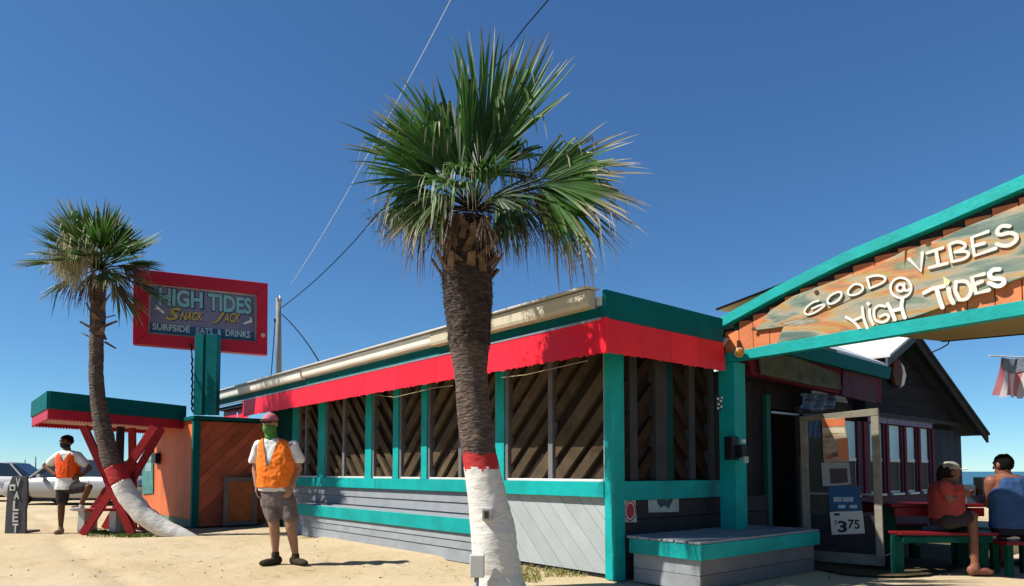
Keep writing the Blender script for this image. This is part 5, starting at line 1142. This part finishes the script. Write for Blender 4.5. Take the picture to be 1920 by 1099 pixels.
for k in range(38):
    # spread evenly over the upper sphere, leaning up
    zz = 1-(k+.5)/38*1.25; th = k*2.399963; rr = math.sqrt(max(0, 1-zz*zz)); d = V((math.cos(th)*rr, math.sin(th)*rr, zz*.95+.1)); d.normalize()
    if k > 33: d.z -= .25
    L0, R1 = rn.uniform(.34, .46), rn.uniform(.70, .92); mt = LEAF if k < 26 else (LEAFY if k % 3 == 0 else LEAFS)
    b = hub2+d*L0; t = hub2+d*(L0+R1)-V((0, 0, .10 if k > 25 else 0)); n_ = (V((0, 0, 1))+d*.2-H_*.5) if zz < .6 else (-H_+V((rn.uniform(-.4, .4), rn.uniform(-.4, .4), .2)))
    frond(palm2, hub2, b, t, n_, rad(rn.uniform(30, 42)), 22, mt, rn, .05 if k < 20 else .16, .2, .0 if k % 4 else .10, 1.15)
for b, t in (((140, 480), (78, 500)), ((150, 500), (120, 570)), ((215, 510), (250, 560)), ((170, 515), (150, 575)), ((230, 500), (285, 520))): frond(palm2, hub2, PD(*b, D2-.3), PD(*t, D2-.4), FRONT, rad(34), 20, LEAFD if b[0] > 160 or b[0] == 150 else LEAFY, rn, .25, .5, 0, .8, 'dead_frond')
mb = MB()
for k in range(420):
    c0 = PD(rn.gauss(135, 16), rn.gauss(462, 8), D2-.5); e = c0+V((rn.gauss(0, .06), rn.gauss(0, .06), -rn.uniform(.2, .75))); m_ = c0.lerp(e, .5)+V((rn.uniform(-.05, .05), rn.uniform(-.05, .05), .02)); sd = R_*.006
    mb.add([c0-sd, c0+sd, m_+sd, m_-sd, e], [(0, 1, 2, 3), (3, 2, 4)])
mb.build('seed_strands', paint('pale_seed_strand', (.42, .37, .20), .8, .3, 0), palm2, kind='stuff')
# ================================================================== GRASS
def grass(name, label, pts, n, hmin, hmax, mat, seed):
    rn = random.Random(seed); mb = MB()
    for k in range(n):
        px, py, sx, sy = rn.choice(pts); c = PG(px+rn.uniform(-sx, sx), py+rn.uniform(-sy, sy), -.02); h_ = rn.uniform(hmin, hmax); a = rn.uniform(0, 6.28); d = V((math.cos(a), math.sin(a), 0)); sd = V((-d.y, d.x, 0))*.006; l = d*h_*rn.uniform(.1, .7)
        mb.add([c-sd, c+sd, c+l*.4+V((0, 0, h_*.7))+sd*.6, c+l+V((0, 0, h_))], [(0, 1, 2), (0, 2, 3)])
    tag(mb.build(name, mat, None), label, None, None, 'stuff')
grass('grass_patch', 'small green grass patch in the sand below the leaning palm', [(218, 1003, 55, 5), (190, 1000, 30, 3), (250, 1006, 35, 3)], 1800, .02, .07, paint('green_grass', (.14, .22, .035), .7, .35, 0), 3)
grass('grass_tufts', 'dry yellow green grass at the foot of the wall right of the tall palm', [(1010, 1070, 45, 6), (1060, 1078, 40, 6), (985, 1086, 30, 8)], 900, .02, .07, paint('dry_grass', (.34, .32, .10), .7, .4, 0), 4)
grass('grass_tufts', 'sparse weeds along the foot of the front bench', [(760, 1035, 25, 5), (640, 1020, 40, 4), (690, 1026, 30, 4)], 160, .015, .05, paint('dry_grass', (.34, .32, .10)), 5)

# ================================================================== PEOPLE
def capsule(mb, p0, r0, p1, r1, sq=1.0, sax=None, seg=14):
    """tapered limb segment with round ends; sq squashes it along sax"""
    p0, p1 = V(p0), V(p1); d = p1-p0; L = d.length; d = d.normalized() if L > 1e-5 else V((0, 0, 1))
    x = (V(sax)-d*V(sax).dot(d)).normalized() if sax is not None and abs(V(sax).normalized().dot(d)) < .95 else d.orthogonal().normalized(); y = d.cross(x); rings = []
    for t in (-1, -.85, -.5, 0): a = math.asin(t); rings.append((p0+d*(t*r0), max(.02, math.cos(a))*r0))
    rings += [(p0.lerp(p1, t), r0+(r1-r0)*t) for t in (.25, .5, .75)]
    for t in (0, .5, .85, 1): a = math.asin(t); rings.append((p1+d*(t*r1), max(.02, math.cos(a))*r1))
    mb.loft([[c+x*(math.cos(k*6.28319/seg)*r*sq)+y*(math.sin(k*6.28319/seg)*r) for k in range(seg)] for c, r in rings])
def ellip(mb, c, ax, ay, az, seg=16):
    """ellipsoid with half axis vectors"""
    rings = []
    for i in range(1, 10): f = -math.pi/2+math.pi*i/10; rings.append([V(c)+ax*(math.cos(f)*math.cos(t))+ay*(math.cos(f)*math.sin(t))+az*math.sin(f) for t in [k*2*math.pi/seg for k in range(seg)]])
    mb.loft(rings)
def slabs(mb, secs, rx, ry, seg=20):
    """torso from sections (centre, half width, half depth)"""
    mb.loft([[V(c)+rx*(math.copysign(abs(math.cos(t))**.8, math.cos(t))*w)+ry*(math.copysign(abs(math.sin(t))**.85, math.sin(t))*d) for t in [k*2*math.pi/seg for k in range(seg)]] for c, w, d in secs])
def fuse(mb, voxel, smooth=3):
    me = bpy.data.meshes.new('f'); me.from_pydata([v[:] for v in mb.v], [], mb.f); bm = bmesh.new(); bm.from_mesh(me); bmesh.ops.recalc_face_normals(bm, faces=bm.faces); bm.to_mesh(me); bm.free()
    o = bpy.data.objects.new('f', me); COL.objects.link(o); r = o.modifiers.new('r', 'REMESH'); r.mode = 'VOXEL'; r.voxel_size = voxel; s = o.modifiers.new('s', 'SMOOTH'); s.factor = .5; s.iterations = smooth
    dg = bpy.context.evaluated_depsgraph_get(); dg.update(); e = bpy.data.meshes.new_from_object(o.evaluated_get(dg)); vs = [v.co.copy() for v in e.vertices]; ns = [v.normal.copy() for v in e.vertices]; fs = [tuple(p.vertices) for p in e.polygons]
    COL.objects.unlink(o); bpy.data.objects.remove(o); bpy.data.meshes.remove(e); return vs, fs, ns
def body_part(name, mb, voxel, mat, parent, smooth=3, wrinkle=0.0, wf=9.0, cut=None):
    vs, fs, ns = fuse(mb, voxel, smooth)
    if wrinkle:
        vs = [v+n*wrinkle*(noise.noise(V((v.x*wf, v.y*wf, v.z*wf*.6)))+.5*noise.noise(v*wf*2.3)) for v, n in zip(vs, ns)]
    if cut:
        keep = [not cut(v) for v in vs]; fs = [f for f in fs if all(keep[i] for i in f)]
        used = sorted({i for f in fs for i in f}); mp = {k: i for i, k in enumerate(used)}; vs = [vs[k] for k in used]; fs = [tuple(mp[i] for i in f) for f in fs]
    return mesh(name, vs, fs, mat, parent, True)
def hand(mb, wrist, dirv, side, palm_n, s=1.0, curl=.5):
    """palm with five separate bent fingers; side points towards the thumb"""
    d = V(dirv).normalized(); n = V(palm_n); n = (n-d*n.dot(d)).normalized(); sd = V(side); sd = (sd-d*sd.dot(d)-n*sd.dot(n)).normalized()
    ellip(mb, V(wrist)+d*.048*s, sd*.040*s, n*.016*s, d*.054*s)
    for k, (off, L) in enumerate(((.030, .072), (.010, .082), (-.010, .076), (-.029, .058))):
        a = V(wrist)+d*.088*s+sd*off*s; b = a+(d*math.cos(curl*.5)+n*math.sin(curl*.5))*L*.5*s; c = b+(d*math.cos(curl*1.5)+n*math.sin(curl*1.5))*L*.5*s
        capsule(mb, a-d*.012*s, .0092*s, b, .0085*s, seg=8); capsule(mb, b, .0085*s, c, .007*s, seg=8)
    a = V(wrist)+d*.03*s+sd*.032*s; b = a+(d*.7+sd*.7)*.036*s; c = b+(d*.9+sd*.3+n*.3)*.03*s; capsule(mb, a, .012*s, b, .010*s, seg=8); capsule(mb, b, .010*s, c, .008*s, seg=8)
def head(mb, c, fwd, s=1.0, ears=True):
    f = V(fwd).normalized(); r = f.cross(Z_).normalized()
    ellip(mb, c+Z_*.02*s, r*.075*s, f*.094*s, Z_*.098*s); ellip(mb, c-Z_*.055*s+f*.028*s, r*.052*s, f*.058*s, Z_*.062*s)
    capsule(mb, c+f*.088*s+Z_*.01, .009*s, c+f*.108*s-Z_*.026*s, .014*s, seg=8)
    capsule(mb, c+f*.074*s-r*.02*s-Z_*.062*s, .009*s, c+f*.074*s+r*.02*s-Z_*.062*s, .009*s, seg=8); capsule(mb, c+f*.078*s-r*.045*s+Z_*.028*s, .008, c+f*.078*s+r*.045*s+Z_*.028*s, .008, seg=8)
    if ears:
        for k in (-1, 1): ellip(mb, c+r*(.077*s*k)-f*.005*s, r*.010*s, f*.018*s, Z_*.032*s)
def shoe(mb, ankle, fwd, s=1.0):
    f = V(fwd); f.z = 0; f.normalize(); r = f.cross(Z_); a = V(ankle); g = V((a.x, a.y, .0))
    mb_ = mb; ellip(mb_, g+f*.07*s+Z_*.042, r*.050*s, f*.145*s, Z_*.042); ellip(mb_, g-f*.035*s+Z_*.05, r*.042*s, f*.055*s, Z_*.055); ellip(mb_, g+f*.14*s+Z_*.034, r*.052*s, f*.07*s, Z_*.034); capsule(mb_, g+Z_*.06, .048*s, a+Z_*.01, .046*s)

# ---- the valet in front of the restaurant
D1 = 8.15
def J(x, y, o=0.0): return PD(x, y, D1+o)
p1 = thing('person', 'person in pink cap, green face covering and orange vest standing on the sand', 'person', PG(535, 1057))
SH = cloth('brown_shorts', (.20, .155, .145)); TEE = cloth('white_tee_shirt', (.80, .80, .76)); VEST = cloth('orange_safety_vest', (1.0, .22, .02), var=.08)
hc = J(507, 796, 0)
b = MB()
head(b, hc, -H_-R_*.08, 1.02, True); capsule(b, hc-Z_*.07+H_*.02, .058, J(509, 828, .03), .066)
slabs(b, [(J(512, 824, .02), .09, .065), (J(515, 832, .02), .185, .09), (J(517, 860, .0), .185, .11), (J(517, 900, -.01), .175, .11), (J(519, 925, .0), .175, .11), (J(522, 945, .0), .16, .10)], R_, H_)
AL = [J(486, 836), J(479, 882, .03), J(482, 912, -.04)]; AR = [J(549, 836), J(560, 878, .05), J(547, 911, -.08)]
for A in (AL, AR): capsule(b, A[0], .055, A[1], .042); capsule(b, A[1], .042, A[2], .028)
hand(b, AL[2], J(483, 926, -.05)-AL[2], -R_*.3-H_, R_, 1.0, .6); hand(b, AR[2], J(541, 924, -.12)-AR[2], -R_-H_*.3, H_*.2-R_*.2+V((0, 0, -.2)), 1.0, .7)
LL = [J(507, 940), J(514, 985, -.03), J(516.5, 1036, .03)]; LR = [J(538, 940), J(545, 988, -.04), J(554, 1040, .02)]
for A in (LL, LR): capsule(b, A[0], .095, A[1], .062); capsule(b, A[1], .060, A[1].lerp(A[2], .35)+H_*.012, .060); capsule(b, A[1].lerp(A[2], .35)+H_*.012, .058, A[2], .036)
for A in (LL, LR): g = V((A[2].x, A[2].y, .04)); capsule(b, A[2], .036, g, .032)
body_part('body', b, .0065, SKIN, p1, 3)
b = MB(); slabs(b, [(J(511, 822, .02), .08, .072), (J(514, 828, .02), .175, .095), (J(516, 838, .02), .215, .115), (J(517, 862, .0), .212, .128), (J(518, 892, -.01), .200, .134), (J(518, 921, -.005), .205, .135)], R_, H_)
capsule(b, J(486, 835, .01), .064, J(476.5, 863, .02), .069, 1.0); capsule(b, J(549, 835, .01), .064, J(560.5, 860, .03), .072, 1.0)
body_part('tee_shirt', b, .008, TEE, p1, 2, .011, 9, lambda v: v.z < J(500, 869).z and abs((v-J(517, 880, 0)).dot(R_)) > .235)
b = MB(); slabs(b, [(J(511, 823, .02), .12, .085), (J(514, 829, .02), .19, .105), (J(517, 840, .02), .212, .128), (J(518, 866, .0), .225, .146), (J(517.5, 892, -.01), .218, .153), (J(517, 914, -.005), .216, .152)], R_, H_)
def vcut(v):
    q = v-J(511, 826, 0); x = q.dot(R_); z = q.z; f = q.dot(H_)
    if f < .05 and z > -.30 and abs(x) < .010+(z+.30)*.25: return True     # V neck
    if z > -.03 and abs(x) < .07: return True
    if z > -.20 and abs(x-.035) > .218-.03*max(0, (z+.2))/.2: return True    # arm holes
    return False
body_part('safety_vest', b, .008, VEST, p1, 2, .013, 11, vcut)
b = MB(); slabs(b, [(J(518, 914, 0), .190, .122), (J(519, 935, 0), .195, .13), (J(521, 950, 0), .19, .13)], R_, H_)
for A, x2, y2 in ((LL, 512, 975), (LR, 545, 977)): capsule(b, A[0], .115, J(x2, y2-8, -.02), .100, .95, R_); 
def scut(v): return v.z < J(512, 978).z
body_part('shorts', b, .009, SH, p1, 2, .012, 8, scut)
b = MB(); shoe(b, LL[2]-Z_*.02, -H_*.8-R_*.6, 1.0); body_part('shoe', b, .006, cloth('dark_trainer', (.06, .05, .035)), p1, 2)
b = MB(); shoe(b, LR[2]-Z_*.02, -H_*.55+R_*.8, 1.0); body_part('shoe', b, .006, cloth('dark_trainer', (.06, .05, .035)), p1, 2)
fw_ = (-H_-R_*.08).normalized(); rr_ = fw_.cross(Z_).normalized()
# green gaiter over nose and neck
b = MB(); ellip(b, hc-Z_*.048+fw_*.022, rr_*.078, fw_*.086, Z_*.078); capsule(b, hc-Z_*.08+H_*.01, .070, J(509, 822, .01), .078)
body_part('face_covering', b, .007, cloth('green_gaiter', (.07, .24, .05)), p1, 2, .006, 16, lambda v: v.z > hc.z+.012)
# sunglasses
b = MB()
for k in (-1, 1): ellip(b, hc+fw_*.092+rr_*.033*k+Z_*.026, rr_*.031, fw_*.014, Z_*.021)
capsule(b, hc+fw_*.098+Z_*.032-rr_*.01, .005, hc+fw_*.098+Z_*.032+rr_*.01, .005)
for k in (-1, 1): capsule(b, hc+fw_*.085+rr_*.062*k+Z_*.032, .005, hc-fw_*.0+rr_*.082*k+Z_*.03, .004)
b.build('sunglasses', BLACK, p1, True)
b = MB(); ellip(b, hc+Z_*.048, rr_*.088, fw_*.105, Z_*.092); CAPM = cloth('pink_cap_fabric', (.62, .19, .21))
def ccut(v): return (v-hc).z < .048+.0
body_part('cap', b, .007, CAPM, p1, 2, 0, 9, ccut)
brim = [hc+Z_*(.052-.02*abs(math.sin(a)))+fw_*(.09+.075*math.cos(a))+rr_*(.078*math.sin(a)) for a in [k*math.pi/10-math.pi/2 for k in range(11)]]
MB().prism(brim, Z_, 0, .008).build('cap_brim', cloth('dark_brim', (.30, .10, .11)), p1)

# ---- the second valet, hands on hips, one foot up
D2p = 12.2
def K(x, y, o=0.0): return PD(x, y, D2p+o)
p2 = thing('person', 'person with black hair and orange vest, one foot raised beside the red canopy legs', 'person', PG(113, 1000))
hc = K(125, 830)
b = MB(); head(b, hc, -H_-R_*.5, 1.02); capsule(b, hc-Z_*.07, .058, K(127, 850, .02), .064)
slabs(b, [(K(127, 846), .09, .07), (K(128, 852), .18, .10), (K(128, 870), .175, .115), (K(127, 892), .15, .105), (K(126, 910), .165, .11), (K(126, 920), .15, .10)], R_, H_)
AL = [K(112, 854), K(84, 873, .05), K(104, 891, -.1)]; AR = [K(144, 854), K(168, 878, .05), K(150, 893, -.08)]
for A in (AL, AR): capsule(b, A[0], .055, A[1], .042); capsule(b, A[1], .042, A[2], .028)
hand(b, AL[2], K(113, 895, -.12)-AL[2], Z_, -H_*-1, .95, .5); hand(b, AR[2], K(141, 896, -.1)-AR[2], Z_, H_, .95, .5)
LL = [K(119, 918), K(115, 950, -.02), K(114, 988, .03)]; LR = [K(134, 915), K(167, 913, -.15), K(153, 944, -.12)]
for A in (LL, LR): capsule(b, A[0], .088, A[1], .058); capsule(b, A[1], .056, A[1].lerp(A[2], .35), .055); capsule(b, A[1].lerp(A[2], .35), .054, A[2], .036)
g = V((LL[2].x, LL[2].y, .04)); capsule(b, LL[2], .036, g, .034); capsule(b, LR[2], .035, LR[2]+Z_*-.06, .034); capsule(b, LR[2]-Z_*.06, .034, LR[2]-Z_*.07-R_*.12-H_*.05, .03)
body_part('body', b, .0075, paint('brown_skin', (.17, .085, .05), .5, .1, .1, 0), p2, 3)
b = MB(); slabs(b, [(K(127, 845), .10, .08), (K(128, 851), .20, .12), (K(128, 870), .20, .135), (K(127, 892), .185, .13), (K(126, 918), .205, .14)], R_, H_)
capsule(b, AL[0], .078, K(95, 868, .03), .075); capsule(b, AR[0], .078, K(159, 869, .03), .075)
body_part('tee_shirt', b, .010, TEE, p2, 3, .010, 9)
b = MB(); slabs(b, [(K(128, 849), .17, .12), (K(128, 856), .19, .14), (K(128, 872), .198, .152), (K(128, 896), .188, .15)], R_, H_)
def vcut2(v):
    q = v-K(128, 850, 0); x = q.dot(R_); z = q.z
    return (q.dot(H_) < .03 and z > -.14 and abs(x) < .008+(z+.14)*.5) or (z > -.02 and abs(x) < .08)
body_part('safety_vest', b, .009, cloth('red_orange_vest', (1.0, .11, .015), var=.08), p2, 3, .008, 10, vcut2)
MB().beam(K(127.5, 866, -.165), K(128, 897, -.165), .008, .006, R_).build('zip', BLACK, p2)
b = MB(); slabs(b, [(K(126, 905), .17, .115), (K(126, 920), .18, .125)], R_, H_); capsule(b, LL[0], .11, K(116, 938, 0), .098); capsule(b, LR[0], .112, K(160, 913.5, -.12), .085)
body_part('shorts', b, .009, cloth('dark_shorts', (.05, .042, .045)), p2, 2, .008, 8)
b = MB(); shoe(b, LL[2]-Z_*.02, -H_*.8+R_*.1, .95); body_part('shoe', b, .007, cloth('tan_shoe', (.30, .22, .15)), p2, 2)
b = MB(); a_ = LR[2]-Z_*.05; ellip(b, a_-Z_*.045-R_*.05-H_*.03, (R_*.9+H_*.3)*.14, H_*.045-R_*.01, Z_*.04); capsule(b, a_, .045, a_-Z_*.05, .045); body_part('shoe', b, .007, cloth('white_shoe', (.6, .58, .55)), p2, 2)
b = MB(); f_ = (-H_-R_*.5).normalized(); ellip(b, hc+Z_*.04-f_*.012, f_.cross(Z_)*.088, f_*.105, Z_*.095); 
body_part('hair', b, .008, cloth('black_hair', (.008, .007, .008)), p2, 1, .018, 30, lambda v: ((v-hc).dot(f_) > .045 and (v-hc).z < .055) or (v-hc).z < -.02)
b = MB(); ellip(b, hc-Z_*.052+f_*.022, f_.cross(Z_)*.072, f_*.084, Z_*.062); body_part('face_mask', b, .008, cloth('dark_mask', (.03, .03, .04)), p2, 2, 0, 9, lambda v: (v-hc).z > -.008)
b = MB()
for k in (-1, 1): ellip(b, hc+f_*.092+f_.cross(Z_)*.033*k+Z_*.026, f_.cross(Z_)*.028, f_*.012, Z_*.018)
b.build('sunglasses', BLACK, p2, True)

# ---- diner in red top and cap, side on at the table
D3 = 7.5
def M_(x, y, o=0.0): return PD(x, y, D3+o)
p3 = thing('person', 'person in red top and pale cap seated side on at the picnic table', 'person', PG(1780, 1020))
hc = M_(1781, 887); f3 = (R_-H_*.15).normalized(); r3 = f3.cross(Z_).normalized()
b = MB(); head(b, hc, f3, 1.0); capsule(b, hc-Z_*.06-f3*.01, .055, M_(1773, 904), .062)
slabs(b, [(M_(1773, 902), .09, .075), (M_(1774, 908), .125, .16), (M_(1774, 922), .145, .18), (M_(1775, 942), .14, .165), (M_(1776, 968), .15, .165), (M_(1778, 980), .15, .16)], R_, H_)
for o in (-.17, .17):
    capsule(b, M_(1772, 910, o), .055, M_(1780, 938, o*1.1), .042); capsule(b, M_(1780, 938, o*1.1), .04, M_(1800, 930, o*.8), .028); hand(b, M_(1800, 930, o*.8), R_+Z_*.3, Z_, -H_ if o > 0 else H_, .95, .6)
    capsule(b, M_(1779, 975, o*.6), .085, M_(1822, 968, o*.7), .06); capsule(b, M_(1822, 968, o*.7), .055, V((*M_(1826, 1000, o*.7).xy, .12)), .038); shoe(b, V((*M_(1826, 1000, o*.7).xy, .10)), R_, .95)
body_part('body', b, .008, SKINR, p3, 3)
b = MB(); slabs(b, [(M_(1774, 907), .135, .165), (M_(1774, 922), .16, .195), (M_(1775, 945), .155, .18), (M_(1776, 972), .17, .18)], R_, H_)
for o in (-.17, .17): capsule(b, M_(1772, 912, o), .07, M_(1776, 922, o*1.05), .068)
body_part('red_top', b, .009, cloth('dusty_red_top', (.40, .06, .05)), p3, 3, .012, 9)
b = MB(); slabs(b, [(M_(1777, 970), .165, .175), (M_(1779, 985), .16, .17)], R_, H_)
for o in (-.1, .1): capsule(b, M_(1779, 976, o), .10, M_(1812, 970, o*1.1), .08)
body_part('shorts', b, .01, cloth('dark_shorts', (.05, .042, .045)), p3, 2, .008, 8)
b = MB(); ellip(b, hc+Z_*.018-f3*.03, r3*.084, f3*.092, Z_*.10); capsule(b, hc-f3*.09, .04, hc-f3*.12-Z_*.12, .02)
body_part('hair', b, .008, cloth('dark_brown_hair', (.02, .013, .01)), p3, 2, .01, 30, lambda v: (v-hc).dot(f3) > .03)
b = MB(); ellip(b, hc+Z_*.045, r3*.088, f3*.106, Z_*.085); body_part('cap', b, .008, cloth('pale_patterned_cap', (.35, .33, .26), var=.5), p3, 2, 0, 9, lambda v: (v-hc).z < .04)
brim = [hc+Z_*(.05-.02*abs(math.sin(a)))+f3*(.085+.09*math.cos(a))+r3*(.075*math.sin(a)) for a in [k*math.pi/10-math.pi/2 for k in range(11)]]
MB().prism(brim, Z_, 0, .008).build('cap_brim', cloth('white_brim', (.7, .68, .6)), p3)

# ---- diner in a blue tank top, back to us
D4 = 7.42
def Q_(x, y, o=0.0): return PD(x, y, D4+o)
p4 = thing('person', 'person with short dark hair in blue tank top seated with back to the viewer', 'person', PG(1900, 1060))
hc = Q_(1881, 873, .0); f4 = (H_-R_*.25).normalized(); r4 = f4.cross(Z_).normalized()
b = MB(); head(b, hc, f4, 1.05); capsule(b, hc-Z_*.05, .062, Q_(1886, 896), .070)
slabs(b, [(Q_(1887, 890), .09, .08), (Q_(1893, 898), .22, .11), (Q_(1897, 925), .23, .13), (Q_(1900, 955), .21, .14), (Q_(1903, 985), .22, .15), (Q_(1904, 997), .20, .14)], R_, H_)
for x, k in ((1859, -1), (1934, 1)):
    capsule(b, Q_(x, 903), .068, Q_(x+k*3, 945, .08), .052); capsule(b, Q_(x+k*3, 945, .08), .048, Q_(x-k*2+4, 938, .42), .032); hand(b, Q_(x-k*2+4, 938, .42), H_-R_*.2, -R_*k, -Z_, 1, .5)
    capsule(b, Q_(1903+k*16, 990), .095, Q_(1900+k*22, 985, .45), .065); capsule(b, Q_(1900+k*22, 985, .45), .06, V((*Q_(1900+k*22, 1000, .5).xy, .12)), .04); shoe(b, V((*Q_(1900+k*22, 1000, .5).xy, .10)), H_, 1.0)
body_part('body', b, .0075, SKINR, p4, 3)
b = MB(); slabs(b, [(Q_(1891, 893), .13, .105), (Q_(1895, 902), .205, .135), (Q_(1897, 925), .248, .158), (Q_(1900, 955), .235, .165), (Q_(1903, 990), .245, .175)], R_, H_)
body_part('tank_top', b, .009, cloth('blue_tank_top', (.035, .085, .22)), p4, 3, .012, 8, lambda v: (v-Q_(1890, 893)).z > -.012+abs((v-Q_(1890, 893)).dot(R_))*.06)
b = MB(); slabs(b, [(Q_(1903, 986), .23, .165), (Q_(1904, 1002), .22, .16)], R_, H_)
for k in (-1, 1): capsule(b, Q_(1903+k*16, 990), .11, Q_(1900+k*21, 986, .38), .085)
body_part('shorts', b, .01, cloth('navy_shorts', (.02, .022, .035)), p4, 2, .008, 8)
b = MB(); ellip(b, hc+Z_*.028-f4*.008, r4*.083, f4*.102, Z_*.102); body_part('hair', b, .008, cloth('black_hair', (.008, .007, .008)), p4, 1, .006, 30, lambda v: ((v-hc).dot(f4) > .05 and (v-hc).z < .06) or (v-hc).z < -.055)
# stool under the man in blue
zs_ = Q_(1903, 990).z-.13
stl = thing('stool', 'dark block stool under the person in the blue tank top', 'stool', V((*Q_(1904, 1000).xy, 0)))
c_ = V((*Q_(1904, 1000).xy, 0)); MB().prism([c_-R_*.2-H_*.15, c_+R_*.2-H_*.15, c_+R_*.2+H_*.15, c_-R_*.2+H_*.15], Z_, zs_-.04, zs_).build('seat', REDT, stl, bevel=.004)
for i in (-1, 1):
    for j in (-1, 1): a_ = c_+R_*.16*i+H_*.11*j; MB().beam(a_, a_+Z_*(zs_-.041), .06, .06, R_).build('leg', GREENL, stl)
# ---- blue tarp bunched under the porch fascia
tp_ = thing('tarp', 'bunched dark blue tarp hanging beside the doorway under the maroon fascia', 'tarp', W0.P(*W0.hit(1520, 745), .1))
for nm_, x0, x1, y0, y1, d_ in (('upper_fold', 1500, 1562, 738, 772, .22), ('lower_fold', 1506, 1538, 776, 858, .12)):
    N = 16; vs = []; fs = []
    for i in range(N+1):
        for j in range(N+1):
            s, t = i/N, j/N; x = x0+(x1-x0)*s*(1-.35*t if nm_ == 'lower_fold' else 1); y = y0+(y1-y0)*t*(1-.4*abs(s-.5) if nm_ == 'upper_fold' else 1); u_, v_ = W0.hit(x, y, d_)
            vs.append(W0.P(u_, v_, d_+.04*math.sin(s*19+t*3)+.03*noise.noise(V((s*5, t*5, 0)))))
    for i in range(N):
        for j in range(N): a = i*(N+1)+j; fs.append((a, a+1, a+N+2, a+N+1))
    nv = len(vs); vs += [v-W0.n*.008 for v in vs]; fs += [tuple(i+nv for i in f[::-1]) for f in fs]
    mesh(nm_, vs, fs, paint('blue_tarp', (.07, .12, .22), .5, .3, 0, spec=.3), tp_, True)
# horizontal trim under the gable
plate('eave_trim', G0, rect(6.2, XR-.1, 2.0, 2.07), .002, .03, paint('dim_trim', (.04, .05, .06), .6), gh)
# white underside strip of the porch rail: paper cup, ketchup and napkin clutter stay on the table
